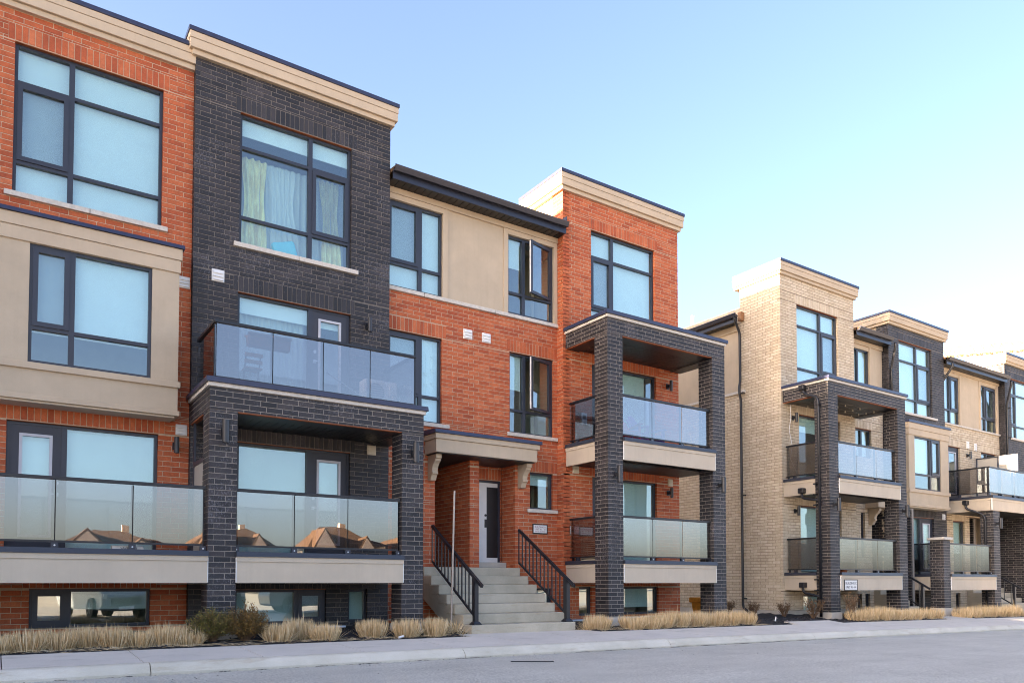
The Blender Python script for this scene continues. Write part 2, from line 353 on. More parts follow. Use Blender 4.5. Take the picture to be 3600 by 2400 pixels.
def lay(th, part, mat, face, plane, u0, u1, z0, z1, holes=(), corner=None, zoff=0.0):
    """running bond on a front ('F', plane = Y) or left ('L', plane = X) face"""
    i0 = int(math.floor((z0 - ZB - zoff) / CH)); i1 = int(math.ceil((z1 - ZB - zoff) / CH))
    for i in range(i0, i1):
        a = max(ZB + zoff + i * CH, z0); b = min(ZB + zoff + (i + 1) * CH, z1)
        if b - a < .02: continue
        cuts = sorted({a, b} | {h[k] for h in holes for k in (2, 3) if a + .015 < h[k] < b - .015})
        for za, zb in zip(cuts[:-1], cuts[1:]):
            hh = zb - za - JT
            if hh < .012: continue
            zm = (za + zb) / 2
            odd = i % 2
            s0 = u0
            if corner is not None:
                ins = (odd == 1) if corner == 'F' else (odd == 0)
                if ins: s0 = u0 + .101
                base = s0
            else: base = u0 - (BLN / 2 if odd else 0)
            blk = sorted((h[0], h[1]) for h in holes if h[2] < zm < h[3])
            segs = []; p = s0
            for x0, x1 in blk:
                if x0 > p: segs.append((p, min(x0, u1)))
                p = max(p, x1)
            if p < u1: segs.append((p, u1))
            for sa, sb in segs:
                k = int(math.floor((sa - base) / BLN)); pcs = []
                while base + k * BLN < sb:
                    xa = max(base + k * BLN, sa); xb = min(base + k * BLN + BLN - JT, sb); k += 1
                    if xb > xa: pcs.append([xa, xb])
                if len(pcs) > 1 and pcs[0][1] - pcs[0][0] < .05: pcs[1][0] = pcs[0][0]; pcs.pop(0)
                if len(pcs) > 1 and pcs[-1][1] - pcs[-1][0] < .05: pcs[-2][1] = pcs[-1][1]; pcs.pop()
                if pcs: pcs[0][0] = sa; pcs[-1][1] = sb
                for xa, xb in pcs: rec(th, part, face, plane, (xa + xb) / 2, zm, xb - xa, hh, mat)
def soldiers(th, part, mat, face, plane, u0, u1, z0, z1):
    n = max(1, int(round((u1 - u0) / .0955))); w = (u1 - u0) / n
    for i in range(n): rec(th, part, face, plane, u0 + (i + .5) * w, (z0 + z1) / 2, w - JT, z1 - z0 - JT, mat)
def wall_body(face, plane, u0, u1, z0, z1, holes, mb, depth=.24, inset=.006):
    pl = plane + inset
    us = sorted({u0, u1} | {min(max(h[k], u0), u1) for h in holes for k in (0, 1)})
    zz = sorted({z0, z1} | {min(max(h[k], z0), z1) for h in holes for k in (2, 3)})
    def P(u, z, d): return (u, pl + d, z) if face == 'F' else (pl + d, u, z)
    def solid(i, j):
        if i < 0 or j < 0 or i >= len(us) - 1 or j >= len(zz) - 1: return False
        um, zm = (us[i] + us[i + 1]) / 2, (zz[j] + zz[j + 1]) / 2
        return not any(h[0] < um < h[1] and h[2] < zm < h[3] for h in holes)
    for i in range(len(us) - 1):
        for j in range(len(zz) - 1):
            if not solid(i, j): continue
            a, b, c, d = us[i], us[i + 1], zz[j], zz[j + 1]
            mb.quad(P(a, c, 0), P(b, c, 0), P(b, d, 0), P(a, d, 0))
            mb.quad(P(a, c, depth), P(a, d, depth), P(b, d, depth), P(b, c, depth))
            if not solid(i - 1, j): mb.quad(P(a, c, 0), P(a, d, 0), P(a, d, depth), P(a, c, depth))
            if not solid(i + 1, j): mb.quad(P(b, c, 0), P(b, c, depth), P(b, d, depth), P(b, d, 0))
            if not solid(i, j - 1): mb.quad(P(a, c, 0), P(a, c, depth), P(b, c, depth), P(b, c, 0))
            if not solid(i, j + 1): mb.quad(P(a, d, 0), P(b, d, 0), P(b, d, depth), P(a, d, depth))
    return mb
def brick_front(th, bm, mm, Y, x0, x1, z0, z1, holes, heads=(), corner=False, zoff=0.0, brick_x0=None, name='wall'):
    """front wall: mortar body with bricks and soldier courses over the openings; heads = (x0, x1, z, height)"""
    body = MB(); wall_body('F', Y, x0 + (.006 if corner else 0), x1, z0, z1, [(h[0] - .005, h[1] + .005, h[2] - .005, h[3] + .005) for h in holes], body)
    part = body.build(name, mm, th)
    hs = [(h[0] - .0, h[1] + .0, h[2], h[3]) for h in holes]
    sol = []
    for (a, b, z, h) in heads: sol.append((a, b, z + .012, z + .012 + h))
    lay(th, part, bm, 'F', Y, brick_x0 if brick_x0 is not None else x0, x1, z0, z1, hs + sol, 'F' if corner else None, zoff)
    for s in sol: soldiers(th, part, bm, 'F', Y, s[0], s[1], s[2], s[3])
    for (a, b, z, h) in heads:      # steel lintel edge, a little rusty
        box('lintel', 'rust', th, a + .06, b - .06, Y + .012, Y + .10, z - .004, z + .012)
    return part
def brick_left(th, bm, mm, X, y0, y1, z0, z1, holes=(), corner=True, zoff=0.0, part=None, name='wall'):
    body = MB(); wall_body('L', X, y0 + (.006 if corner else 0), y1, z0, z1, holes, body, depth=.2)
    part = body.build(name, mm, th)
    lay(th, part, bm, 'L', X, y0, y1, z0, z1, list(holes), 'L' if corner else None, zoff)
    return part
BME = {}
def finish_bricks(limit=300):
    right = Vector((math.sin(AZ), -math.cos(AZ), 0)); up = right.cross(FW)
    for tn, lst in BR.items():
        th = bpy.data.objects[tn]
        sc = []
        for i, r in enumerate(lst):
            p = Vector((r[3], r[2], r[4])) if r[1] == 'F' else Vector((r[2], r[3], r[4]))
            d = p.dot(FW); u = 1800 + 2690 * p.dot(right) / d; v = 1954 - 2690 * p.dot(up) / d
            vis = -20 < u < 3620 and -20 < v < 2420
            fx = r[5] * r[6] * (abs(p.y) if r[1] == 'F' else abs(p.x)) / d ** 3
            sc.append((0 if vis else 1, -fx, i))
        sc.sort()
        first = {k for _, _, k in sc[:limit]}
        rest = {}
        for i, r in enumerate(lst):
            part, face, pl, uc, zc, ln, h, mat = r
            if i in first:
                if mat not in BME:
                    me = bpy.data.meshes.new('brick'); me.from_pydata(TV.tolist(), [], TF); me.update(); me.materials.append(M[mat]); BME[mat] = me
                o = bpy.data.objects.new('brick', BME[mat])
                COL.objects.link(o); o.parent = part
                w = Vector((uc, pl, zc)) if face == 'F' else Vector((pl, uc, zc))
                o.location = w - WL[part.name]; o.scale = (ln, 1, h)
                if face == 'L': o.rotation_euler = (0, 0, -math.pi / 2)
            else: rest.setdefault(mat, []).append(r)
        for mat, rs in rest.items():
            V = np.zeros((len(rs), 12, 3))
            for k, r in enumerate(rs):
                t = TV * np.array([r[5], 1, r[6]])
                if r[1] == 'F': V[k] = t + np.array([r[3], r[2], r[4]])
                else: V[k] = np.stack([t[:, 1] + r[2], -t[:, 0] + r[3], t[:, 2] + r[4]], 1)
            V = V.reshape(-1, 3); c = (V.min(0) + V.max(0)) / 2
            F = (np.array(TF)[None] + (np.arange(len(rs)) * 12)[:, None, None]).reshape(-1, 4)
            me = bpy.data.meshes.new('brickwork'); me.from_pydata((V - c).tolist(), [], F.tolist()); me.update(); me.materials.append(M[mat])
            o = bpy.data.objects.new('brickwork', me); link(o, th, c); o['kind'] = 'stuff'

# ------------------------------------------------------------------ windows, doors
def window(th, Y, x0, x1, z0, z1, cols, blind=None, inset=.07, room=True, sill=None, blindx=None, open_sash=None, lamp_room=False):
    """cols = [(xa, xb, [z breaks], [kinds bottom to top])]; kinds: 'f' fixed, 's' sash, 'd' door"""
    fw = .05; ya, yb = Y + inset, Y + inset + .08
    fr = MB()
    fr.box(x0, x1, ya, yb, z1 - fw, z1).box(x0, x1, ya, yb, z0, z0 + fw)
    fr.box(x0, x0 + fw, ya + .001, yb, z0 + fw, z1 - fw).box(x1 - fw, x1, ya + .001, yb, z0 + fw, z1 - fw)
    mw = .085
    for (a, b, br, kd), nxt in zip(cols[:-1], cols[1:]):
        fr.box(b - mw / 2, b + mw / 2, ya + .001, yb, z0 + fw, z1 - fw)
    for ci, (a, b, br, kd) in enumerate(cols):
        xa = a + (fw if ci == 0 else mw / 2); xb = b - (fw if ci == len(cols) - 1 else mw / 2)
        for z in br: fr.box(xa, xb, ya + .002, yb, z - .03, z + .03)
    w = fr.build('window', 'frame', th)
    for ci, (a, b, br, kd) in enumerate(cols):
        xa = a + (fw if ci == 0 else mw / 2); xb = b - (fw if ci == len(cols) - 1 else mw / 2)
        edges = [z0 + fw - .03] + list(br) + [z1 - fw + .03]
        for k, kind in enumerate(kd):
            za, zb = edges[k] + .03, edges[k + 1] - .03
            if kind == 'f':
                box('pane', 'glass', w, xa - .01, xb + .01, ya + .045, ya + .051, za - .01, zb + .01)
            elif kind in 's':
                sw = .075; s = MB(); y0s = ya - .018
                s.box(xa, xb, y0s, ya + .06, zb - sw, zb).box(xa, xb, y0s, ya + .06, za, za + sw)
                s.box(xa, xa + sw, y0s + .001, ya + .06, za + sw, zb - sw).box(xb - sw, xb, y0s + .001, ya + .06, za + sw, zb - sw)
                s.build('sash', 'frame', w)
                box('pane', 'glass', w, xa + sw - .01, xb - sw + .01, ya + .03, ya + .036, za + sw - .01, zb - sw + .01)
                box('insect_screen', 'screen', w, xa + sw - .02, xb - sw + .02, ya + .064, ya + .065, za + sw - .02, zb - sw + .02)
            elif kind == 'o':       # casement swung open, hinged on the right
                sw = .07; wd = xb - xa; s = MB()
                s.box(-wd, 0, 0, .06, zb - sw - za, zb - za).box(-wd, 0, 0, .06, 0, sw)
                s.box(-wd, -wd + sw, .001, .06, sw, zb - sw - za).box(-sw, 0, .001, .06, sw, zb - sw - za)
                p = MB().box(-wd + sw - .01, -sw + .01, .028, .034, sw - .01, zb - za - sw + .01)
                e = MB().box(-wd - .004, -wd, .01, .05, .02, zb - za - .02)
                an = R(16)
                for mb in (s, p, e):
                    mb.v = [(xb + x * math.cos(an) - y * math.sin(an), ya - .01 + x * math.sin(an) + y * math.cos(an), za + z) for x, y, z in mb.v]
                s.build('sash', 'frame', w); p.build('pane', 'glass', w); e.build('weather_strip', 'white', w)
            elif kind == 'd':
                st = .13; s = MB(); yd = ya + .012
                s.box(xa, xb, yd, yd + .045, zb - .14, zb).box(xa, xb, yd, yd + .045, za, za + .22)
                s.box(xa, xa + st, yd + .001, yd + .045, za + .22, zb - .14).box(xb - st, xb, yd + .001, yd + .045, za + .22, zb - .14)
                s.build('door', 'door', w)
                t = MB(); la, lb, ma, mb_ = xa + st, xb - st, za + .22, zb - .14; q = .045
                t.box(la, lb, yd - .012, yd + .05, mb_ - q, mb_).box(la, lb, yd - .012, yd + .05, ma, ma + q)
                t.box(la, la + q, yd - .011, yd + .05, ma + q, mb_ - q).box(lb - q, lb, yd - .011, yd + .05, ma + q, mb_ - q)
                t.build('door_lite_frame', 'lite', w)
                box('pane', 'glass', w, la + q - .008, lb - q + .008, yd + .018, yd + .024, ma + q - .008, mb_ - q + .008)
                hx = xa + st * .45 if ci > 0 else xb - st * .45
                h = MB().box(hx - .03, hx + .03, yd - .012, yd + .002, za + .93, za + 1.0).box(hx - .01, hx + .10 if ci > 0 else hx + .01, yd - .05, yd - .03, za + .955, za + .975)
                if ci == 0: h.box(hx - .10, hx - .01, yd - .05, yd - .03, za + .956, za + .974)
                h.cyl((hx, yd - .02, za + 1.16), (hx, yd + .002, za + 1.16), .032)
                h.build('handle', 'galv', w)
    if blind:
        bx0, bx1 = blindx or (x0 + .03, x1 - .03)
        bl = MB().box(bx0, bx1, yb + .05, yb + .056, blind, z1 - .03)
        bl.cyl((bx0, yb + .07, z1 - .06), (bx1, yb + .07, z1 - .06), .035, n=10).box(bx0, bx1, yb + .045, yb + .061, blind - .02, blind)
        bl.build('blind', 'blind', w)
    if room:
        rm = MB(); a, b, c, d, e = x0 - .3, x1 + .3, yb + .005, yb + 2.2, .0
        zl, zh = z0 - .25, z1 + .25
        rm.quad((a, d, zl), (b, d, zl), (b, d, zh), (a, d, zh)).quad((a, c, zl), (b, c, zl), (b, d, zl), (a, d, zl))
        rm.quad((a, c, zh), (a, d, zh), (b, d, zh), (b, c, zh)).quad((a, c, zl), (a, d, zl), (a, d, zh), (a, c, zh)).quad((b, c, zl), (b, c, zh), (b, d, zh), (b, d, zl))
        rm.build('interior', 'room', w)
    if sill:
        sx0, sx1 = sill; L = sx1 - sx0; n = max(1, int(round(L / 1.05)))
        for k in range(n):
            g = .004
            box('sill', 'stone', w, sx0 + L * k / n + g, sx0 + L * (k + 1) / n - g, Y - .05, Y + .075, z0 - .085, z0 + .004, bevel=.008)
    return w
def cells(x0, xm, x1, bl, br, kl, kr): return [(x0, xm, bl, kl), (xm, x1, br, kr)]
def vent(th, x, z, Y, w=.23, h=.22, mat='white'):
    m = MB().box(x - w / 2, x + w / 2, Y - .02, Y + .01, z - h / 2, z + h / 2)
    o = m.build('wall_vent', mat, th, bevel=.006)
    for k in range(3):
        zc = z - h * .3 + k * h * .28
        MB().prism([(Y - .02, zc - .02), (Y - .045, zc - .022), (Y - .024, zc + .035), (Y - .02, zc + .035)], 'x', x - w * .4, x + w * .4).build('louvre', mat, o)
def lamp(x, z, Y, label, scale=1.0, side=None):
    t = thing('wall_lamp', label, 'wall lamp', (x, Y, z), 'up and down cylinder wall lamps')
    h = .19 * scale; r = .058 * scale
    MB().box(x - .05, x + .05, Y - .018, Y, z - .07, z + .07).build('back_plate', 'black', t)
    MB().box(x - .028, x + .028, Y - .09, Y - .018, z - .045, z + .045).build('bracket', 'black', t)
    m = MB().cyl((x, Y - .145, z - h), (x, Y - .145, z + h), r, n=20)
    o = m.build('cylinder', 'lamp', t, smooth=False)
    mm = MB().cyl((x, Y - .145, z + h), (x, Y - .145, z + h + .006), r * .86, n=16).cyl((x, Y - .145, z - h - .006), (x, Y - .145, z - h), r * .86, n=16)
    mm.build('end_ring', 'black', o)
    return t
def cornice(th, x0, x1, Y, zb, zt, left=True, right=True, yback=16.75, xin=None):
    """two stepped tan bands under a dark metal cap; runs round the left and right returns"""
    h = zt - zb; o1, o2, o3 = .07, .12, .15
    yb = yback
    def band(name, mat, o, z0, z1):
        m = MB().box(x0 - (o if left else 0), x1 + (o if right else 0), Y - o, yb + (0 if o < .11 else .002), z0, z1)
        return m.build(name, mat, th, bevel=.006)
    band('cornice_band', 'trim', o1, zb, zb + h * .20)
    b = band('cornice_board', 'trim', o2, zb + h * .20 + .003, zb + h * .56)
    band('cornice_board', 'trim', o2 + .012, zb + h * .56 + .003, zt - .085)
    band('cap_flashing', 'cap', o3, zt - .082, zt)
def stucco_plane(th, x0, x1, Y, z0, z1, holes, name='stucco_panel', mat='stucco', depth=.24):
    m = MB(); wall_body('F', Y, x0, x1, z0, z1, holes, m, depth=depth, inset=0); return m.build(name, mat, th)
def shell(th, x0, x1, Y, z0, z1, back=24.0):
    """the rest of the house behind its front: floor decks, party walls, back and flat roof"""
    m = MB(); m.box(x0 + .02, x1 - .02, Y + 3.0, back, z0, z1 - .05)
    m.box(x0 + .02, x1 - .02, Y + .25, Y + 2.99, z1 - .30, z1 - .06)
    m.box(x0 + .03, x0 + .12, Y + .26, Y + 2.98, z0, z1 - .31).box(x1 - .12, x1 - .03, Y + .26, Y + 2.98, z0, z1 - .31)
    return m.build('house_body', 'stucco', th)
def eave(th, x0, x1, Y, yf, zt, planks=True):
    """gutter, fascia and ribbed soffit over a recessed front"""
    zs_ = zt - .26
    MB().prism([(yf, zt), (yf + .012, zt), (yf + .03, zt - .09), (yf + .12, zt - .09), (yf + .12, zt - .115), (yf + .03, zt - .125), (yf - .004, zt - .06), (yf - .02, zt - .02)], 'x', x0, x1).build('gutter', 'gutter', th)
    box('fascia_board', 'gutter', th, x0, x1, yf + .121, yf + .15, zs_ - .005, zt - .02)
    n = max(1, int((x1 - x0) / .16)); w = (x1 - x0) / n
    for k in range(n):
        box('soffit_panel', 'soffit', th, x0 + k * w + .008, x0 + (k + 1) * w - .008, yf + .15, Y + .03, zs_, zs_ + .012)
    box('soffit_backing', 'soffit', th, x0, x1, yf + .151, Y + .2, zs_ + .013, zs_ + .02)
    MB().prism([(yf + .01, zt - .03), (Y + 3.2, zt + .45), (Y + 3.2, zt + .35), (yf + .13, zt - .10)], 'x', x0, x1).build('roof', 'shingle', th)

# ------------------------------------------------------------------ balconies
def soffit_planks(th, x0, x1, y0, y1, z, along='x', w=.11):
    if along == 'x':
        n = max(1, int((y1 - y0) / w)); q = (y1 - y0) / n
        for k in range(n): box('soffit_plank', 'soffit', th, x0, x1, y0 + k * q + .006, y0 + (k + 1) * q - .006, z, z + .015)
    else:
        w = .15; n = max(1, int((x1 - x0) / w)); q = (x1 - x0) / n
        for k in range(n): box('soffit_plank', 'soffit', th, x0 + k * q + .005, x0 + (k + 1) * q - .005, y0, y1, z, z + .015)
    box('soffit_backing', 'soffit', th, x0, x1, y0, y1, z + .016, z + .03)
def glass_run(th, x0, x1, Y, g0, top, n, posts=(True, True), div=None):
    """front run of glass panels under a metal top rail"""
    xs = div or [x0 + (x1 - x0) * k / n for k in range(n + 1)]
    for a, b in zip(xs[:-1], xs[1:]):
        box('glass_panel', 'bglass', th, a + .008, b - .008, Y + .012, Y + .022, g0 + .012, top - .052)
    box('top_rail', 'black', th, x0 - .03, x1 + .03, Y - .02, Y + .05, top - .052, top, bevel=.006)
    box('bottom_rail', 'black', th, x0, x1, Y + .002, Y + .034, g0 - .02, g0 + .012)
    for k, x in enumerate(xs):
        end = k in (0, len(xs) - 1)
        if end and not posts[0 if k == 0 else 1]: continue
        box('post', 'black', th, x - .02, x + .02, Y + .055, Y + .095, g0 - .12, top - .055)
        m = MB().box(x - .05, x + .05, Y - .005, Y + .05, g0 - .115, g0 - .022)
        c = m.build('clamp', 'frame', th)
        MB().cyl((x, Y - .012, g0 - .065), (x, Y - .004, g0 - .065), .014, n=8).build('bolt', 'galv', c)
def glass_side(th, X, y0, y1, g0, top, left=True):
    box('glass_panel', 'bglass', th, X + .012, X + .022, y0 + .01, y1 - .01, g0 + .012, top - .052)
    box('top_rail', 'black', th, X - .02, X + .05, y0, y1, top - .052, top, bevel=.006)
    box('bottom_rail', 'black', th, X + .002, X + .034, y0, y1, g0 - .02, g0 + .012)
    for y in (y0 + .03, y1 - .03):
        box('post', 'black', th, X + .055, X + .095, y - .02, y + .02, g0 - .12, top - .055)
    y = (y0 + y1) / 2 + .25
    c = box('clamp', 'frame', th, X - .005, X + .05, y - .05, y + .05, g0 - .115, g0 - .022)
def fascia_front(th, x0, x1, Y, z0, z1, zc):
    box('fascia', 'fascia', th, x0, x1, Y, Y + .06, z0, z1 - .085); _seal(th, x0, x1, Y, z0, z1)
    box('fascia_band', 'fascia', th, x0 - .006, x1 + .006, Y - .016, Y + .06, z1 - .083, z1)
    MB().prism([(Y - .04, z1 + .002), (Y + .16, z1 + .002), (Y + .16, zc), (Y - .028, zc)], 'x', x0 - .012, x1 + .012).build('coping', 'frame', th)
def _seal(th, x0, x1, Y, z0, z1):
    for x in (x0 - .014, x1 + .002): box('sealant', 'white', th, x, x + .012, Y - .004, Y + .03, z0 + .01, z1 - .02)
def fascia_left(th, X, y0, y1, z0, z1, zc):
    box('fascia', 'fascia', th, X, X + .06, y0, y1, z0, z1 - .085)
    box('fascia_band', 'fascia', th, X - .016, X + .06, y0 + .002, y1 - .002, z1 - .083, z1)
    MB().prism([(X - .04, z1 + .002), (X + .16, z1 + .002), (X + .16, zc), (X - .028, zc)], 'y', y0, y1).build('coping', 'frame', th)
def pillar(th, x0, x1, y0, y1, z0, z1, bm='dark', mm='m_dark', zoff=0.0, plinth=True):
    body = MB().box(x0 + .006, x1 - .006, y0 + .006, y1 - .006, z0, z1)
    p = body.build('pillar', mm, th)
    lay(th, p, bm, 'F', y0, x0, x1, z0, z1, (), 'F', zoff)
    lay(th, p, bm, 'L', x0, y0, y1, z0, z1, (), 'L', zoff)
    if plinth: box('plinth', 'concrete', th, x0 - .03, x1 + .03, y0 - .03, y1, z0 - .35, z0 + .004)
    return p
def beam_front(th, x0, x1, y0, y1, z0, z1, bm='dark', mm='m_dark', zoff=0.0):
    b = MB().box(x0 + .006, x1, y0 + .006, y0 + .4, z0 + .004, z1).build('beam', mm, th)
    lay(th, b, bm, 'F', y0, x0, x1, z0, z1, (), 'F', zoff)
    b2 = MB().box(x0 + .006, x0 + .4, y0 + .405, y1, z0 + .004, z1).build('beam', mm, th)
    lay(th, b2, bm, 'L', x0, y0, y1, z0, z1, (), 'L', zoff)
    MB().box(x1 - .4, x1, y0 + .405, y1, z0 + .004, z1).build('beam', mm, th)
    box('lintel', 'rust', th, x0 + .47, x1 - .47, y0 + .008, y0 + .09, z0 - .012, z0 + .003)
    box('soffit_backing', 'soffit', th, x0 + .47, x1 - .47, y0 + .092, y0 + .41, z0 - .008, z0 + .003)
    box('lintel', 'rust', th, x0 + .008, x0 + .09, y0 + .47, y1, z0 - .012, z0 + .003)
    box('soffit_backing', 'soffit', th, x0 + .092, x0 + .41, y0 + .47, y1 - .03, z0 - .008, z0 + .003); box('soffit_backing', 'soffit', th, x1 - .41, x1 - .01, y0 + .47, y1 - .03, z0 - .008, z0 + .003)
def porch_top(th, x0, x1, y0, y1, z1, stone=.07, cap=.085):
    box('stone_band', 'stone', th, x0 - .035, x1 + .035, y0 - .035, y1, z1 + .002, z1 + stone, bevel=.006)
    MB().prism([(x0 - .075, z1 + stone + .002), (x1 + .075, z1 + stone + .002), (x1 + .06, z1 + stone + cap), (x0 - .06, z1 + stone + cap)], 'y', y0 - .075, y1).build('cap_flashing', 'cap', th)
def two_storey_porch(label, x0, x1, dz=0.0, yw=15.0, yf=13.42, down=None, seed=0, gseg=3):
    th = thing('porch', label, 'porch', ((x0 + x1) / 2, (yf + yw) / 2, zs(x0) + .1), 'two-storey brick porches')
    pw = .475
    gz = zs(x0) + .03
    zp = -.80 + (zs(x0) - zs(11.7))
    pillar(th, x0, x0 + pw, yf, yf + .47, zp, 5.85 + dz, zoff=dz)
    pillar(th, x1 - pw, x1, yf, yf + .47, zp, 5.85 + dz, zoff=dz)
    beam_front(th, x0, x1, yf, yw + .02, 5.852 + dz, 6.22 + dz, zoff=dz)
    porch_top(th, x0, x1, yf, yw + .05, 6.22 + dz)
    soffit_planks(th, x0 + .41, x1 - .41, yf + .41, yw - .01, 5.87 + dz, 'x')
    for z in (0.0, 2.90):
        zz = z + dz
        a, b = x0 + pw + .01, x1 - pw + .06
        fascia_front(th, a, b, yf - .025, zz, zz + .45, zz + .54)
        fascia_left(th, x0 + .004, yf + .475, yw + .03, zz, zz + .45, zz + .54)
        box('deck', 'concrete', th, x0 + .065, x1 - .02, yf + .48, yw + .07, zz + .10, zz + .48)
        if z > 0: soffit_planks(th, x0 + .065, x1 - .02, yf + .48, yw - .01, zz + .03, 'x')
        else: box('soffit_backing', 'soffit', th, x0 + .065, x1 - .02, yf + .48, yw - .01, zz + .04, zz + .06)
        glass_run(th, a + .01, b - .05, yf + .10, zz + .635, zz + 1.60, gseg)
        glass_side(th, x0 + .10, yf + .475, yw - .03, zz + .635, zz + 1.60)
    return th

# ================================================================== the setting: street
def loft(name, mat, parent, xs, prof, kind=None):
    """solid strip along X; prof(x) gives its closed (y, z) outline"""
    m = MB(); rings = [prof(x) for x in xs]; n = len(rings[0])
    v = [(x, y, z) for x, r in zip(xs, rings) for y, z in r]; f = []
    for i in range(len(xs) - 1):
        for k in range(n): f.append((i * n + k, i * n + (k + 1) % n, (i + 1) * n + (k + 1) % n, (i + 1) * n + k))
    f += [tuple(range(n))[::-1], tuple(range((len(xs) - 1) * n, len(xs) * n))]
    m.add(v, f); return m.build(name, mat, parent, kind=kind)
def sheet(name, mat, xs, ys, z, kind='structure'):
    m = MB(); v = [(x, y, z(x, y)) for x in xs for y in ys]; k = len(ys)
    f = [(i * k + j, (i + 1) * k + j, (i + 1) * k + j + 1, i * k + j + 1) for i in range(len(xs) - 1) for j in range(k - 1)]
    m.add(v, f); return m.build(name, mat, None, kind=kind)
gx = [-600, -300, -120, -60, -30, -20, -10, 0, 5, 10, 15, 20, 25, 30, 35, 40, 48, 60, 120, 300, 600]
sheet('ground', 'field', gx, [-600, -200, -60, -10, 2, 12, 30, 100, 600], lambda x, y: zr(x) - .03)
sheet('road', 'asphalt', [-60, -30, -15, -8, -4, 0, 4, 8, 12, 16, 20, 24, 28, 32, 36, 40, 48, 90], [2.2, 6, 9, 10.9], lambda x, y: zr(x))
sheet('bounce_lot', 'lot', [-60, -30, -15, 0, 10, 20, 30, 40, 48, 90], [-16, -8, 2.1], lambda x, y: zr(x) - .012)  # unseen sheet added for its effect on reflections and bounced light
kerb = box('kerb', 'mulch', None, -20, 48, 11.02, 11.09, -1.6, -1.45); kerb['kind'] = 'structure'
def kprof(x):
    a, b = zk(x), zr(x)
    return [(10.86, b - .12), (10.86, b + .035), (10.90, b + (a - b) * .62), (10.955, a - .012), (10.99, a), (11.10, a + .002), (11.10, b - .12)]
for k in range(-4, 11):
    a = 1.69 + 4.72 * k; b = a + 4.72
    loft('kerb_stone', 'kerb', kerb, [a + .006 + (b - a - .012) * t / 3 for t in range(4)], kprof)
walk = box('sidewalk', 'mulch', None, -20, 48, 11.5, 12.2, -1.75, -1.60); walk['kind'] = 'structure'
def wprof(x): return [(11.128, zk(x) - .1), (11.128, zk(x) + .004), (12.55, zs(x)), (12.55, zs(x) - .1)]
sx = -12.4
while sx < 47:
    loft('sidewalk_slab', 'walk', walk, [sx + .006, sx + 1.553], wprof); sx += 1.56
loft('walkway_slab', 'walk', walk, [7.55, 10.75], lambda x: [(12.556, zs(x) - .1), (12.556, zs(x) + .002), (13.12, zs(x) + .012), (13.12, zs(x) - .1)])
for a, b, yb in ((17.6, 19.6, 13.0), (25.6, 27.1, 13.3), (31.2, 33.4, 14.6)):
    loft('walkway_slab', 'walk', walk, [a, b], lambda x: [(12.556, zs(x) - .1), (12.556, zs(x) + .002), (yb, zs(x) + .05), (yb, zs(x) - .1)])
def bedz(x, y):
    t = (y - 12.55) / 2.6
    z = zs(x) - .012 + .15 * max(0, t) ** .8
    z += .018 * math.sin(x * 5.1 + y * 3) * math.sin(y * 7.7 - x * 2.3) + .012 * math.sin(x * 13.7) * math.sin(y * 17.1)
    for a, b, yb in ((7.5, 10.8, 13.2), (17.5, 19.7, 13.05), (25.5, 27.2, 13.35), (31.1, 33.5, 14.65)):
        if a < x < b and y < yb: z -= .09
    return z if y > 12.56 else zs(x) - .012
def frange(a, b, s):
    n = int(round((b - a) / s)); return [a + (b - a) * i / n for i in range(n + 1)]
sheet('planting_bed', 'mulch', frange(-12, 48, .12), frange(12.55, 15.5, .12), bedz)

# ================================================================== building B
# --- left house, red brick
h1 = thing('townhouse', 'red brick house front at the left edge with tan stucco bay', 'townhouse', (0, 15.12, -.95))
Y1 = 15.12
ho = [(.10, 2.41, 6.55, 9.13), (.10, 2.41, .50, 2.71), (.47, 2.32, -.76, -.10), (-.2, 2.5, 3.05, 6.0)]
brick_front(h1, 'red', 'm_red', Y1, -7.0, 2.935, -1.05, 9.66, ho,
            [(0.0, 2.51, 9.13, .285), (-.0, 2.52, 2.71, .30), (.37, 2.42, -.10, .10)], brick_x0=-3.2)
window(h1, Y1, .10, 2.41, 6.55, 9.13, cells(.10, .945, 2.41, [7.11, 8.48], [7.11, 8.48], 'fsf', 'fff'), blind=6.57, sill=(-.02, 2.51))
window(h1, Y1, .10, 2.41, .50, 2.71, cells(.10, .935, 2.41, [], [], 'd', 'f'), blind=.6, blindx=(.3, 2.36))
window(h1, Y1, .47, 2.32, -.76, -.10, cells(.47, 1.04, 2.32, [], [], 's', 'f'), blind=-.44, blindx=(1.1, 2.3))
Yb = 14.66
bay = [( .36, 2.20, 3.60, 5.57)]
stucco_plane(h1, -.35, 2.645, Yb, 3.0, 5.6, bay, 'bay_wall')
MB().box(2.30, 2.645, Yb + .241, 15.13, 3.0, 6.0).box(-.35, .2, Yb + .241, 15.13, 3.0, 6.0).build('bay_side', 'stucco', h1)
box('bay_band', 'trim', h1, -.40, 2.675, Yb - .03, 15.10, 2.985, 3.075, bevel=.006)
box('bay_soffit', 'fascia', h1, -.30, 2.60, Yb + .02, 15.11, 2.95, 2.983)
box('bay_sill_band', 'trim', h1, -.40, 2.68, Yb - .045, Yb + .2, 3.49, 3.598, bevel=.006)
box('bay_head_board', 'trim', h1, -.40, 2.665, Yb - .03, 15.10, 5.575, 5.80, bevel=.006)
box('bay_head_board', 'trim', h1, -.43, 2.685, Yb - .05, 15.10, 5.803, 6.005, bevel=.006)
MB().prism([(Yb - .09, 6.008), (15.12, 6.008), (15.12, 6.15), (Yb - .075, 6.075)], 'x', -.45, 2.72).build('bay_cap', 'cap', h1)
window(h1, Yb, .36, 2.20, 3.60, 5.57, cells(.36, .975, 2.20, [4.19], [4.19], 'fs', 'ff'), blind=4.16, inset=.03)
cornice(h1, -7, 2.94, Y1, 9.66, 10.14, left=False, right=False)
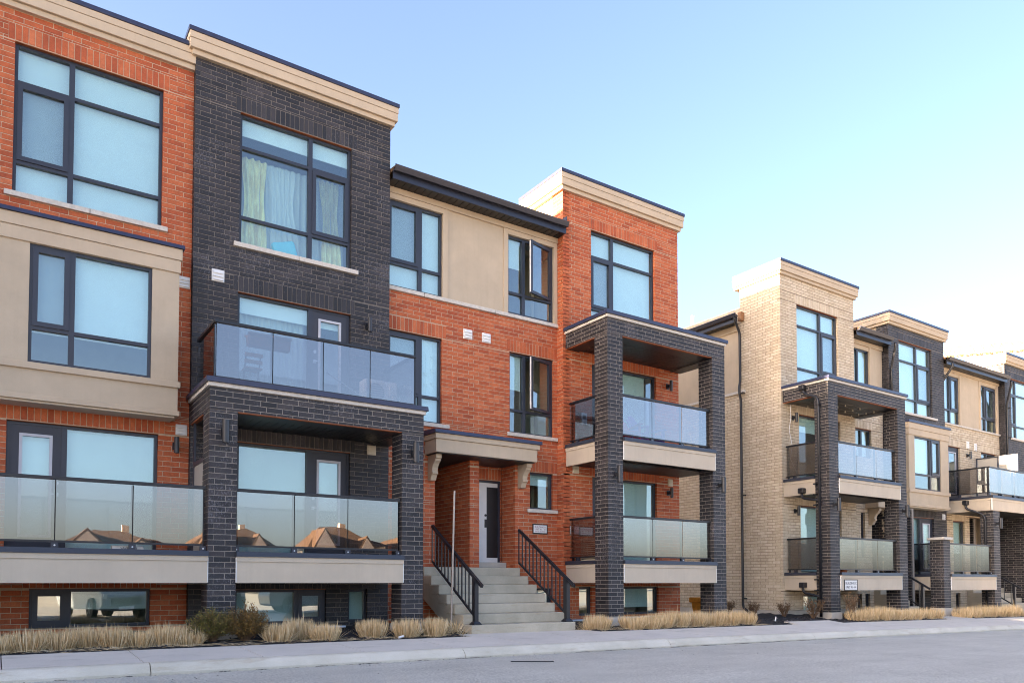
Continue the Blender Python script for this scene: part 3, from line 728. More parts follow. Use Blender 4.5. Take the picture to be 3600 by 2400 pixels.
shell(h1, -7, 2.92, Y1, -1.0, 9.95)
vent(h1, 2.80, 2.83, Y1, .20, .2); vent(h1, 2.80, 5.60, Y1, .22, .22)
# --- dark brick tower
h2 = thing('townhouse', 'tall charcoal brick house front with curtained top window', 'townhouse', (4.93, 15.0, -.95))
Y2 = 15.0
ho = [(3.77, 6.05, 6.55, 9.13), (3.76, 6.05, 3.50, 5.60), (3.78, 6.06, .50, 2.70), (3.77, 5.57, -.80, -.13), (6.04, 6.46, -.80, -.13)]
brick_front(h2, 'dark', 'm_soot', Y2, 2.935, 6.93, -1.05, 9.9, ho,
            [(3.68, 6.17, 9.13, .29), (3.67, 6.14, 5.60, .30), (3.67, 6.16, 2.70, .29), (3.68, 5.66, -.13, .1)], corner=True)
brick_left(h2, 'dark', 'm_soot', 2.935, Y2, Y2 + .14, -1.05, 9.9)
w = window(h2, Y2, 3.77, 6.05, 6.55, 9.13, cells(3.77, 5.185, 6.05, [7.10, 8.48], [7.10, 8.48], 'fff', 'fsf'), blind=8.80, sill=(3.66, 6.20))
# curtains behind the top window
def drape(parent, x0, x1, y, z0, z1, mat, waves, amp=.035, pinch=0.0, side=0):
    n = waves * 6; m = MB(); v = []; f = []; K = 8
    for j in range(K + 1):
        t = j / K; z = z1 + (z0 - z1) * t
        for i in range(n + 1):
            s = i / n; q = 1 - pinch * math.sin(math.pi * min(1, t * 1.15)) ** 2
            x = (x0 + x1) / 2 + (s - .5) * (x1 - x0) * q + side * t
            v.append((x, y + amp * math.sin(2 * math.pi * waves * s) + .01 * math.sin(9 * s + 5 * t), z))
    for j in range(K):
        for i in range(n): f.append((j * (n + 1) + i, j * (n + 1) + i + 1, (j + 1) * (n + 1) + i + 1, (j + 1) * (n + 1) + i))
    m.add(v, f); return m.build('curtain', mat, parent, smooth=True)
drape(w, 3.85, 6.0, 15.32, 6.6, 8.42, 'sheer', 16)
drape(w, 3.85, 4.35, 15.25, 6.6, 8.40, 'drape', 4, .04, .25, .02)
drape(w, 5.42, 5.86, 15.25, 6.6, 8.40, 'drape', 4, .04, .3, .08)
drape(w, 4.35, 4.95, 15.29, 6.6, 8.40, 'sheer', 5, .03, .3, .1)
cu = MB().box(-.24, .24, -.06, .06, -.17, .17)
cu.v = [(x * math.cos(.3) - z * math.sin(.3) + 4.72, y + 15.24, x * math.sin(.3) + z * math.cos(.3) + 6.72) for x, y, z in cu.v]
cuo = cu.build('cushion', 'cyan', w, bevel=.05)
w = window(h2, Y2, 3.76, 6.05, 3.50, 5.60, cells(3.76, 5.21, 6.05, [], [], 'f', 'd'), blind=5.28)
drape(w, 3.80, 5.15, 15.30, 3.6, 5.3, 'sheer', 12, .02)
window(h2, Y2, 3.78, 6.06, .50, 2.70, cells(3.78, 5.20, 6.06, [], [], 'f', 'd'), blind=.6)
window(h2, Y2, 3.77, 5.57, -.80, -.13, cells(3.77, 4.97, 5.57, [], [], 'f', 's'), blind=-.74)
window(h2, Y2, 6.04, 6.46, -.80, -.13, [(6.04, 6.46, [], 'f')], blind=-.74)
cornice(h2, 2.935, 6.93, Y2, 9.9, 10.38)
shell(h2, 2.95, 6.92, Y2, -1.0, 10.2)
vent(h2, 3.385, 5.82, Y2, .23, .23); vent(h2, 6.53, 2.80, Y2, .2, .2, 'cream')
# --- recessed middle front
h3 = thing('townhouse', 'recessed red brick front with stucco top and entry stairs', 'townhouse', (9.3, 15.25, -.95))
Y3 = 15.25
XL, XR = 6.93, 11.66
ho = [(6.97, 8.36, 3.60, 5.57), (10.22, 11.55, 3.63, 5.60), (8.19, 9.10, .36, 2.87), (9.36, 10.38, .36, 2.87), (10.82, 11.53, 1.81, 2.72), (10.95, 11.5, -.80, -.13)]
wl3 = brick_front(h3, 'red', 'm_red', Y3, XL, XR, -1.05, 6.43, ho,
                  [(6.93, 8.47, 5.57, .30), (10.14, 11.66, 5.60, .29), (10.80, 11.66, 2.72, .28), (10.9, 11.55, -.13, .1)])
brick_left(h3, 'red', 'm_red', 9.10, Y3 + .092, 17.6, .36, 2.87, corner=False, name='entry_wall')
brick_left(h3, 'red', 'm_red', 10.38, Y3 + .092, 15.85, .36, 2.87, corner=False, name='entry_wall')
bd = [(9.62, 10.36, .50, 2.52)]
brick_front(h3, 'red', 'm_red', 15.86, 9.30, 10.38, .36, 2.87, bd, [(9.54, 10.37, 2.52, .28)], name='entry_wall')
box('entry_back_wall', 'room', h3, 8.1, 9.1, 17.6, 17.7, .3, 2.9)
box('entry_side_wall', 'm_red', h3, 8.10, 8.186, Y3 + .25, 17.6, .3, 2.9)
box('doorstep', 'concrete', h3, 9.37, 10.372, 15.62, 15.99, .37, .50, bevel=.01)
box('entry_floor', 'step', h3, 8.12, 10.5, Y3 + .02, 17.6, .20, .355)
dm = MB().box(9.62, 9.68, 15.90, 15.96, .50, 2.52).box(10.30, 10.36, 15.90, 15.96, .50, 2.52).box(9.68, 10.30, 15.90, 15.96, 2.46, 2.52)
dr = dm.build('entry_door', 'frame', h3)
sl_ = MB().box(9.68, 9.98, 15.915, 15.955, .50, 2.46).box(9.98, 10.30, 15.915, 15.955, 2.36, 2.46).box(9.98, 10.30, 15.915, 15.955, .5, .62).build('door_slab', 'galv', dr)
sl_.data.materials[0] = M['white']
box('door_glass', 'soffit', dr, 9.981, 10.30, 15.925, 15.945, .62, 2.36)
MB().box(9.92, 9.97, 15.895, 15.915, 1.36, 1.56).cyl((9.945, 15.90, 1.66), (9.945, 15.915, 1.66), .03).build('handle', 'black', dr)
box('entry_back', 'soffit', h3, 9.3, 10.6, 15.97, 16.0, .3, 2.9)
sth = [(6.97, 8.36, 6.52, 8.47), (10.16, 11.55, 6.54, 8.47)]
stucco_plane(h3, XL, XR, Y3, 6.44, 8.80, sth)
k = 0
L = XR + .01 - XL
for i in range(5):
    box('sill_stone', 'stone', h3, XL + L * i / 5 + .004, XL + L * (i + 1) / 5 - .004, Y3 - .055, Y3 + .06, 6.432, 6.518, bevel=.008)
box('stucco_trim', 'trim', h3, 8.362, 8.485, Y3 - .028, Y3 + .05, 6.52, 8.59); box('stucco_trim', 'trim', h3, 10.035, 10.158, Y3 - .028, Y3 + .05, 6.52, 8.59)
box('stucco_trim', 'trim', h3, 11.552, 11.655, Y3 - .028, Y3 + .05, 6.52, 8.59)
box('stucco_trim', 'trim', h3, XL, 8.36, Y3 - .027, Y3 + .05, 8.472, 8.59); box('stucco_trim', 'trim', h3, 10.16, 11.55, Y3 - .027, Y3 + .05, 8.472, 8.59)
box('frieze_board', 'trim', h3, XL, XR, Y3 - .05, Y3 + .06, 8.593, 8.80)
window(h3, Y3, 6.97, 8.36, 6.52, 8.47, cells(6.97, 7.81, 8.36, [7.07], [7.07], 'fs', 'ff'), blind=6.55, inset=.04)
window(h3, Y3, 10.16, 11.55, 6.54, 8.47, cells(10.16, 10.655, 11.55, [7.07], [7.07], 'ff', 'fo'), blind=7.75, blindx=(10.2, 10.62), inset=.04)
window(h3, Y3, 6.97, 8.36, 3.60, 5.57, cells(6.97, 7.835, 8.36, [4.20], [4.20], 'fs', 'ff'), blind=3.62, sill=(6.94, 8.54))
window(h3, Y3, 10.22, 11.55, 3.63, 5.60, cells(10.22, 10.69, 11.55, [4.20], [4.20], 'ff', 'fo'), blind=4.75, blindx=(10.25, 10.66), sill=(10.14, 11.655))
window(h3, Y3, 10.82, 11.53, 1.81, 2.72, [(10.82, 11.53, [], 'f')], blind=2.44, sill=(10.72, 11.655))
window(h3, Y3, 10.95, 11.50, -.80, -.13, [(10.95, 11.50, [], 'f')], blind=-.5)
vent(h3, 9.035, 5.80, Y3, .24, .23); vent(h3, 9.545, 5.80, Y3, .24, .23)
eave(h3, XL + .005, 11.655, Y3, 14.74, 8.98)
shell(h3, XL, XR, Y3 + .7, -1.0, 8.9)
# entry canopy with two corbels
cx0, cx1, cy = 7.92, 10.64, 14.70
box('canopy_board', 'trim', h3, cx0, cx1, cy, Y3, 2.87, 3.16, bevel=.006)
box('canopy_board', 'trim', h3, cx0 - .03, cx1 + .06, cy - .035, Y3, 3.163, 3.28, bevel=.006)
MB().prism([(cy - .08, 3.283), (Y3, 3.283), (Y3, 3.40), (cy - .07, 3.36)], 'x', cx0 - .06, cx1 + .10).build('canopy_cap', 'cap', h3)
soffit_planks(h3, cx0 + .05, cx1 - .04, cy + .04, 17.5, 2.852, 'x', w=.12)
def corbel(th, x, w, y, z, mat='trim', s=1.0):
    p = [(0, 0), (-.40, 0), (-.40, -.09), (-.36, -.10), (-.36, -.14), (-.28, -.20), (-.225, -.28), (-.21, -.36), (-.235, -.385), (-.235, -.42), (-.19, -.44), (-.15, -.52), (-.13, -.56), (0, -.56)]
    return MB().prism([(y + a * s, z + b * s) for a, b in p], 'x', x, x + w).build('corbel', mat, th, bevel=.004)
corbel(h3, 8.00, .14, Y3, 2.85); corbel(h3, 10.45, .14, Y3, 2.85)
# --- red tower
h4 = thing('townhouse', 'tall red brick house front behind the two-storey charcoal porch', 'townhouse', (13.7, 15.0, -.95))
ho = [(12.58, 14.85, 6.55, 9.12), (12.60, 14.88, 3.50, 5.62), (12.60, 14.88, .50, 2.71), (13.05, 14.91, -.82, -.10), (12.15, 12.57, -.82, -.10)]
brick_front(h4, 'red', 'm_red', 15.0, 11.66, 15.74, -1.05, 9.88, ho,
            [(12.50, 14.96, 9.12, .29), (12.5, 14.98, 5.62, .29), (12.5, 14.98, 2.71, .28), (13.0, 15.0, -.10, .1)], corner=True)
brick_left(h4, 'red', 'm_red', 11.66, 15.0, 15.42, -1.05, 9.88)
box('return_wall', 'stucco', h4, 11.675, 12.2, 15.42, 16.74, 8.4, 9.88)
sc = MB().box(11.60, 11.67, 15.62, 15.80, 9.35, 9.52).box(11.61, 11.665, 15.67, 15.75, 8.9, 9.35)
sc.build('scupper', 'wood', h4)
box('kickout_flashing', 'gutter', h4, 11.62, 11.64, 14.80, 15.3, 8.98, 9.12)
window(h4, 15.0, 12.58, 14.85, 6.55, 9.12, cells(12.58, 13.35, 14.85, [7.10, 8.46], [7.10, 8.46], 'fsf', 'fff'), blind=6.57)
window(h4, 15.0, 12.60, 14.88, 3.50, 5.62, cells(12.60, 13.42, 14.88, [], [], 'd', 'f'), blind=3.6, blindx=(13.45, 14.6))
window(h4, 15.0, 12.60, 14.88, .50, 2.71, cells(12.60, 13.42, 14.88, [], [], 'd', 'f'), blind=.6)
window(h4, 15.0, 13.05, 14.91, -.82, -.10, [(13.05, 14.91, [], 'f')], blind=-.62)
window(h4, 15.0, 12.15, 12.57, -.82, -.10, [(12.15, 12.57, [], 'f')], blind=-.55)
cornice(h4, 11.66, 15.74, 15.0, 9.88, 10.37)
shell(h4, 11.70, 15.73, 15.0, -1.0, 10.2)
vent(h4, 12.05, 2.85, 15.0, .2, .2, 'cream'); vent(h4, 15.38, 2.76, 15.0, .18, .2, 'cream')
# brick side bay behind, seen past the porch
box('side_bay', 'm_red', h4, 15.73, 16.1, 15.6, 17.0, -1.05, 2.0)
lay(h4, h4, 'red', 'F', 15.59, 15.75, 16.09, -1.0, 1.95); box('side_bay_cap', 'stone', h4, 15.72, 16.14, 15.55, 17.0, 2.0, 2.07)

# --- porch of the dark tower
p1 = thing('porch', 'charcoal brick porch with glass balcony on its roof', 'porch', (4.95, 14.2, -.9))
yf = 13.45
pillar(p1, 2.93, 3.395, yf, yf + .46, -.80, 2.93); pillar(p1, 6.50, 6.965, yf, yf + .46, -.80, 2.93)
beam_front(p1, 2.93, 6.965, yf, 15.13, 2.932, 3.32)
porch_top(p1, 2.93, 6.965, yf, 15.05, 3.32)
soffit_planks(p1, 3.34, 6.56, yf + .41, 14.99, 2.95, 'y')
fascia_front(p1, 3.40, 6.52, yf - .025, 0.0, .45, .535)
box('deck', 'concrete', p1, 2.99, 6.94, yf + .47, 15.07, .10, .48); box('soffit_backing', 'soffit', p1, 2.99, 6.94, yf + .47, 14.99, .04, .06)
glass_run(p1, 3.41, 6.46, yf + .07, .64, 1.625, 3, div=[3.41, 4.42, 5.43, 6.46])
glass_run(p1, 3.05, 6.82, yf + .12, 3.53, 4.51, 4, div=[3.05, 4.02, 4.95, 5.88, 6.82])
glass_side(p1, 3.03, yf + .16, 14.92, 3.53, 4.51)
glass_side(p1, 6.78, yf + .16, 14.92, 3.53, 4.51)
ps = MB().box(2.96, 3.0, 13.95, 14.0, .5, 2.2).box(2.96, 3.0, 14.80, 14.86, .5, 2.95).box(2.96, 3.0, 14.0, 14.80, 2.12, 2.2)
pso = ps.build('privacy_screen', 'frame', p1); box('frosted_pane', 'frost', pso, 2.975, 2.985, 14.0, 14.80, .55, 2.12)
# --- balcony of the left house
b1 = thing('balcony', 'low glass balcony in front of the left red brick house', 'balcony', (.6, 14.2, -.9))
fascia_front(b1, -3.0, 2.925, yf - .02, 0.0, .45, .535)
box('deck', 'concrete', b1, -3.0, 2.90, yf + .05, 15.19, .10, .48); box('soffit_backing', 'soffit', b1, -3.0, 2.9, yf + .05, 15.11, .04, .06)
glass_run(b1, -1.40, 2.87, yf + .07, .64, 1.625, 4, div=[-1.40, -.34, .73, 1.80, 2.87])
# --- porch of the red tower
p2 = two_storey_porch('two-storey charcoal porch on the red brick house', 11.74, 15.80)

# ================================================================== building C, beige brick
DZ = -.22
h5 = thing('townhouse', 'tall beige brick corner house with long side wall', 'townhouse', (22.3, 15.0, -1.1))
ho = [(21.12, 23.36, 6.33, 8.93), (21.18, 23.42, 3.28, 5.38), (21.2, 23.42, .28, 2.46), (21.29, 22.9, -.95, -.38), ]
brick_front(h5, 'beige', 'm_beige', 15.0, 20.28, 24.28, -.86, 9.72, ho,
            [(21.03, 23.48, 8.93, .29), (21.05, 23.5, 5.38, .28), (21.05, 23.5, 2.46, .28), (21.2, 23.0, -.38, .1)], corner=True, zoff=DZ)
brick_left(h5, 'beige', 'm_beige', 20.28, 15.0, 16.56, -.86, 9.72, zoff=DZ)
brick_left(h5, 'beige', 'm_beige', 20.285, 16.56, 24.0, -.86, 6.24, corner=False, zoff=DZ)
box('side_sill', 'stone', h5, 20.23, 20.5, 16.36, 24.0, 6.243, 6.33, bevel=.008)
box('side_stucco', 'stucco', h5, 20.29, 20.5, 16.57, 24.0, 6.33, 8.72)
box('side_frieze', 'trim', h5, 20.24, 20.5, 16.57, 24.0, 8.35, 8.55)
gx_ = 19.80
MB().prism([(gx_, 8.80), (gx_ + .012, 8.80), (gx_ + .03, 8.71), (gx_ + .12, 8.71), (gx_ + .12, 8.68), (gx_ + .03, 8.675), (gx_ - .004, 8.74), (gx_ - .02, 8.78)], 'y', 16.35, 24.0).build('gutter', 'gutter', h5)
box('fascia_board', 'gutter', h5, gx_ + .121, gx_ + .15, 16.4, 24.0, 8.54, 8.78)
for k in range(46): box('soffit_panel', 'soffit', h5, gx_ + .15, 20.28, 16.57 + k * .16 + .008, 16.57 + (k + 1) * .16 - .008, 8.55, 8.562)
MB().prism([(gx_ + .01, 8.77), (24.2, 9.35), (24.2, 9.2), (gx_ + .13, 8.66)], 'y', 16.76, 24.0).build('roof', 'shingle', h5)
box('kickout_flashing', 'wood', h5, 20.12, 20.27, 16.38, 16.52, 8.62, 8.90)
box('foundation', 'concrete', h5, 20.29, 24.27, 15.03, 24.0, -1.4, -.862)
w = window(h5, 15.0, 21.12, 23.36, 6.33, 8.93, cells(21.12, 22.45, 23.36, [6.90, 8.28], [6.90, 8.28], 'fff', 'fsf'), blind=6.36)
window(h5, 15.0, 21.18, 23.42, 3.28, 5.38, cells(21.18, 22.6, 23.42, [], [], 'f', 'd'), blind=4.9)
window(h5, 15.0, 21.2, 23.42, .28, 2.46, cells(21.2, 22.6, 23.42, [], [], 'f', 'd'), blind=.4)
window(h5, 15.0, 21.29, 22.9, -.95, -.38, [(21.29, 22.9, [], 'f')], blind=-.9)
cornice(h5, 20.28, 24.28, 15.0, 9.72, 10.17)
shell(h5, 20.32, 24.27, 15.0, -1.2, 9.2)
box('roof_vent', 'white', h5, 20.9, 20.98, 19.2, 19.28, 8.9, 9.75); MB().cyl((20.5, 19.6, 9.0), (20.5, 19.6, 9.28), .14).build('roof_vent', 'white', h5)
# recessed strip
h6 = thing('townhouse', 'narrow recessed beige brick front between beige and charcoal towers', 'townhouse', (25.4, 15.25, -1.1))
ho = [(24.70, 25.68, 4.4, 5.40), (24.95, 25.2, .9, 2.45), (25.62, 26.4, -.05, 2.6), (24.5, 24.95, -.95, -.38), (25.15, 25.45, -.95, -.38)]
brick_front(h6, 'beige', 'm_beige', 15.25, 24.28, 26.42, -1.0, 6.24, ho, [(24.65, 25.75, 5.40, .28)], zoff=DZ)
stucco_plane(h6, 24.28, 26.42, 15.25, 6.25, 8.62, [(24.34, 25.60, 6.3, 8.22)])
box('sill_stone', 'stone', h6, 24.28, 26.41, 15.19, 15.3, 6.24, 6.30, bevel=.006)
box('stucco_trim', 'trim', h6, 25.602, 25.72, 15.222, 15.3, 6.3, 8.36); box('frieze_board', 'trim', h6, 24.28, 26.41, 15.20, 15.3, 8.36, 8.62)
window(h6, 15.25, 24.34, 25.60, 6.3, 8.22, cells(24.34, 24.95, 25.60, [], [], 'f', 'f'), blind=6.35, inset=.04)
window(h6, 15.25, 24.70, 25.68, 4.4, 5.40, cells(24.7, 25.15, 25.68, [], [], 'f', 'f'), blind=4.45)
window(h6, 15.25, 24.95, 25.2, .9, 2.45, [(24.95, 25.2, [], 'f')]); window(h6, 15.25, 24.5, 24.95, -.95, -.38, [(24.5, 24.95, [], 'f')]); window(h6, 15.25, 25.15, 25.45, -.95, -.38, [(25.15, 25.45, [], 'f')])
eave(h6, 24.29, 26.41, 15.25, 14.76, 8.76)
brick_left(h6, 'dark', 'm_dark', 26.40, 14.3, 16.4, -1.0, 2.6, corner=False, zoff=DZ, name='entry_wall')
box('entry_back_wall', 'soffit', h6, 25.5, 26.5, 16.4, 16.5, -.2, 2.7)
box('canopy_board', 'trim', h6, 25.2, 26.38, 14.75, 15.25, 2.62, 2.92, bevel=.006); box('canopy_cap', 'cap', h6, 25.15, 26.39, 14.7, 15.25, 2.923, 3.0)
corbel(h6, 25.42, .14, 15.25, 2.6)
shell(h6, 24.3, 26.4, 15.95, -1.2, 8.6)
# charcoal tower with stucco bay
h7 = thing('townhouse', 'charcoal brick tower with tan stucco bay on the second floor, farther along', 'townhouse', (28.3, 15.0, -1.2))
ho = [(27.11, 29.40, 6.25, 8.85), (27.2, 29.36, .25, 2.42), (26.95, 29.5, 2.8, 5.75), (27.4, 28.2, -1.0, -.4)]
brick_front(h7, 'dark', 'm_soot', 15.0, 26.44, 30.30, -1.1, 9.31, ho, [(27.0, 29.5, 8.85, .28), (27.1, 29.46, 2.42, .30)], corner=True, zoff=DZ)
brick_left(h7, 'dark', 'm_dark', 26.44, 15.0, 15.45, -1.1, 9.31, zoff=DZ)
box('return_wall', 'stucco', h7, 26.46, 27.0, 15.45, 16.7, 8.2, 9.31)
window(h7, 15.0, 27.11, 29.40, 6.25, 8.85, cells(27.11, 28.41, 29.40, [6.77, 8.15], [6.77, 8.15], 'fff', 'fsf'), blind=6.3, sill=(27.0, 29.71))
window(h7, 15.0, 27.2, 29.36, .25, 2.42, cells(27.2, 28.5, 29.36, [], [], 'f', 'd'), blind=.9)
stucco_plane(h7, 26.86, 29.62, 14.56, 2.76, 5.45, [(27.25, 29.06, 3.37, 5.28)], 'bay_wall')
MB().box(26.861, 27.0, 14.801, 15.02, 2.76, 5.8).box(29.45, 29.62, 14.801, 15.02, 2.76, 5.8).build('bay_side', 'stucco', h7)
brick_l = None
window(h7, 14.56, 27.25, 29.06, 3.37, 5.28, cells(27.25, 28.38, 29.06, [3.92], [3.92], 'ff', 'fs'), blind=3.95, inset=.03)
for a, b, c, o in ((2.74, 2.83, 'bay_band', .035), (3.24, 3.36, 'bay_sill_band', .045), (5.30, 5.52, 'bay_head_board', .03), (5.523, 5.73, 'bay_head_board', .05)):
    box(c, 'trim', h7, 26.86 - o, 29.62 + o, 14.56 - o, 14.99, a, b, bevel=.006) if a > 5 or a < 3 else box(c, 'trim', h7, 26.86 - o, 29.62 + o, 14.56 - o, 14.7, a, b, bevel=.006)
box('bay_side', 'stucco', h7, 26.862, 26.95, 14.562, 14.80, 2.84, 3.23)
box('bay_soffit', 'fascia', h7, 26.9, 29.6, 14.58, 14.99, 2.70, 2.738)
box('bay_cap', 'cap', h7, 26.78, 29.70, 14.48, 14.995, 5.733, 5.81)
cornice(h7, 26.44, 30.30, 15.0, 9.31, 9.76)
shell(h7, 26.5, 30.29, 15.0, -1.2, 9.5)
vent(h7, 30.06, 2.52, 15.0, .2, .22, 'white')
# second recessed front
h8 = thing('townhouse', 'recessed beige brick front with stucco top at the far right', 'townhouse', (32.8, 15.25, -1.3))
ho = [(31.0, 31.95, 3.25, 5.40), (33.7, 35.0, 3.4, 5.40), (31.3, 32.2, .3, 2.45), (32.6, 35.0, -.3, 2.65), (31.4, 31.75, -1.0, -.4)]
brick_front(h8, 'beige', 'm_beige', 15.25, 30.30, 35.32, -1.2, 6.24, ho, [(30.9, 32.05, 5.40, .28), (33.6, 35.1, 5.4, .28), (31.2, 32.3, 2.45, .28)], zoff=DZ)
stucco_plane(h8, 30.30, 35.32, 15.25, 6.25, 8.62, [(30.75, 31.97, 6.3, 8.22), (33.72, 35.10, 6.3, 8.22)])
for a, b in ((30.31, 31.97), (31.98, 33.64), (33.65, 35.32)): box('sill_stone', 'stone', h8, a, b, 15.19, 15.3, 6.235, 6.298, bevel=.006)
for a, b in ((31.972, 32.09), (33.60, 33.718), (35.102, 35.2)): box('stucco_trim', 'trim', h8, a, b, 15.222, 15.3, 6.3, 8.35)
box('frieze_board', 'trim', h8, 30.30, 35.31, 15.20, 15.3, 8.36, 8.62)
window(h8, 15.25, 30.75, 31.97, 6.3, 8.22, cells(30.75, 31.3, 31.97, [6.85], [6.85], 'ff', 'fs'), blind=6.4, inset=.04)
window(h8, 15.25, 33.72, 35.10, 6.3, 8.22, cells(33.72, 34.2, 35.10, [6.85], [6.85], 'ff', 'fs'), blind=7.6, blindx=(33.75, 34.2), inset=.04)
window(h8, 15.25, 31.0, 31.95, 3.25, 5.40, [(31.0, 31.95, [], 'd')]); window(h8, 15.25, 33.7, 35.0, 3.4, 5.40, [(33.7, 34.3, [], 'f'), (34.3, 35.0, [], 'f')])
window(h8, 15.25, 31.3, 32.2, .3, 2.45, [(31.3, 32.2, [], 'f')], blind=1.2)
window(h8, 15.25, 31.4, 31.75, -1.0, -.4, [(31.4, 31.75, [], 'f')])
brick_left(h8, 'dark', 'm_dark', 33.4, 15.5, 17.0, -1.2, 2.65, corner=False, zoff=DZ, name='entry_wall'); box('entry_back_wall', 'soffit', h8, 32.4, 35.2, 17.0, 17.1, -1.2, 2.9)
vent(h8, 32.57, 5.58, 15.25, .2, .3); vent(h8, 33.2, 5.55, 15.25, .2, .3)
eave(h8, 30.31, 35.31, 15.25, 14.76, 8.72)
shell(h8, 30.32, 35.3, 15.95, -1.2, 8.6)
# last charcoal tower
h9 = thing('townhouse', 'charcoal brick tower cut off by the right edge', 'townhouse', (37.3, 15.0, -1.3))
ho = [(35.9, 38.2, 6.2, 8.75)]
brick_front(h9, 'dark', 'm_soot', 15.0, 35.34, 39.3, -1.3, 9.31, ho, [(35.8, 38.3, 8.75, .28)], corner=True, zoff=DZ)
brick_left(h9, 'dark', 'm_dark', 35.34, 15.0, 15.4, -1.3, 9.31, zoff=DZ)
box('return_wall', 'stucco', h9, 35.36, 36.0, 15.4, 16.7, 8.2, 9.31)
sc = MB().box(35.28, 35.35, 15.75, 15.95, 8.75, 8.95).box(35.29, 35.345, 15.8, 15.88, 8.3, 8.75); sc.build('scupper', 'wood', h9)
window(h9, 15.0, 35.9, 38.2, 6.2, 8.75, cells(35.9, 36.46, 38.2, [6.75, 8.1], [6.75, 8.1], 'fsf', 'fff'), blind=6.3, sill=(35.8, 38.3))
cornice(h9, 35.34, 39.3, 15.0, 9.31, 9.75)
shell(h9, 35.4, 39.29, 15.0, -1.3, 9.5)
# porches and balconies of building C
p3 = two_storey_porch('two-storey charcoal porch on the beige corner house', 20.36, 24.58, DZ)
p4 = thing('porch', 'charcoal porch with corner glass balcony at the far right', 'porch', (30.7, 14.2, -1.3))
pillar(p4, 26.85, 27.30, 13.42, 13.88, -.86, 1.48, zoff=DZ)
box('pillar_cap', 'stone', p4, 26.78, 27.37, 13.35, 13.95, 1.482, 1.57, bevel=.01)
pillar(p4, 30.48, 30.97, 13.42, 13.88, -.9, 2.68, zoff=DZ)
fascia_front(p4, 27.31, 30.54, 13.40, -.25, .22, .31)
fascia_left(p4, 26.86, 13.89, 15.02, -.25, .22, .31)
box('deck', 'concrete', p4, 26.93, 30.9, 13.47, 15.0, -.15, .28)
glass_run(p4, 27.33, 30.40, 13.50, .42, 1.39, 3); glass_side(p4, 26.95, 13.89, 14.95, .42, 1.39)
fascia_front(p4, 30.38, 37.0, 13.40, 2.68, 3.14, 3.24)
fascia_left(p4, 30.38, 13.47, 15.2, 2.68, 3.14, 3.24)
box('deck', 'concrete', p4, 30.45, 37.0, 13.47, 15.24, 2.78, 3.18)
soffit_planks(p4, 30.45, 35.3, 13.47, 15.2, 2.70, 'x')
glass_run(p4, 30.44, 36.4, 13.50, 3.36, 4.32, 6); glass_side(p4, 30.42, 13.55, 15.1, 3.36, 4.32)
sc = MB().box(33.0, 33.05, 13.6, 13.65, 3.2, 5.05).box(33.0, 33.05, 14.3, 14.35, 3.2, 5.05).box(33.0, 33.05, 15.1, 15.15, 3.2, 5.05).box(33.0, 33.05, 13.65, 15.1, 5.0, 5.05)
sco = sc.build('privacy_screen', 'frame', p4); box('frosted_pane', 'frost', sco, 33.02, 33.03, 13.66, 14.29, 3.4, 5.0); box('frosted_pane', 'frost', sco, 33.02, 33.03, 14.36, 15.09, 3.4, 5.0)
bw = brick_left(p4, 'dark', 'm_dark', 35.0, 13.45, 15.2, -1.3, 2.66, zoff=DZ, name='side_wall')
bw2 = MB().box(35.006, 37.0, 13.456, 13.8, -1.3, 2.66).build('side_wall', 'm_dark', p4); lay(p4, bw2, 'dark', 'F', 13.45, 35.0, 37.0, -1.3, 2.66, (), 'F', DZ)
# unseen neighbour to the left: its bay and top storey are shaped to shade the row
h0 = thing('townhouse', 'unseen charcoal tower beyond the left edge, shaped to shade the row', 'townhouse', (-9, 15, -.95))
box('wall', 'dark', h0, -11.2, -7.01, 15.0, 24, -1.05, 9.9); cornice(h0, -11.2, -7.0, 15.0, 9.9, 10.38)
box('bay_shade_block', 'dark', h0, -11.2, -3.2, 13.55, 14.99, -1.05, 10.6); box('top_shade_block', 'stucco', h0, -11.2, -3.2, 14.40, 22.0, 10.61, 12.2)

# ================================================================== entry stairs
st = thing('entry_stairs', 'poured concrete entry stairs with seven steps', 'stairs', (9.2, 14, -1.0))
SX0, SX1 = 7.86, 10.45
ys = [13.05] + [13.42 + .345 * k for k in range(6)]
zt = [-.84 + .2 * k for k in range(7)]
for k in range(7):
    y1 = ys[k + 1] + .02 if k < 6 else 15.24
    y0 = ys[k]
    zlo = -1.12 if k == 0 else zt[k] - .2 - .0
    m = MB().box(SX0 - (.02 if k == 0 else 0), SX1 + (.02 if k == 0 else 0), y0, y1, zlo if k == 0 else zt[k] - .199, zt[k])
    m.build('step', 'step', st, bevel=.012)
MB().prism([(13.6, -.85), (15.2, .16), (15.2, -.35), (14.25, -.85)], 'x', SX0 + .015, SX1 - .015).build('stringer', 'step', st)
MB().prism([(13.1, -1.1), (13.9, -1.1), (13.9, -.66), (13.45, -.85), (13.1, -.85)], 'x', SX0 + .02, SX1 - .02).build('stringer', 'step', st)
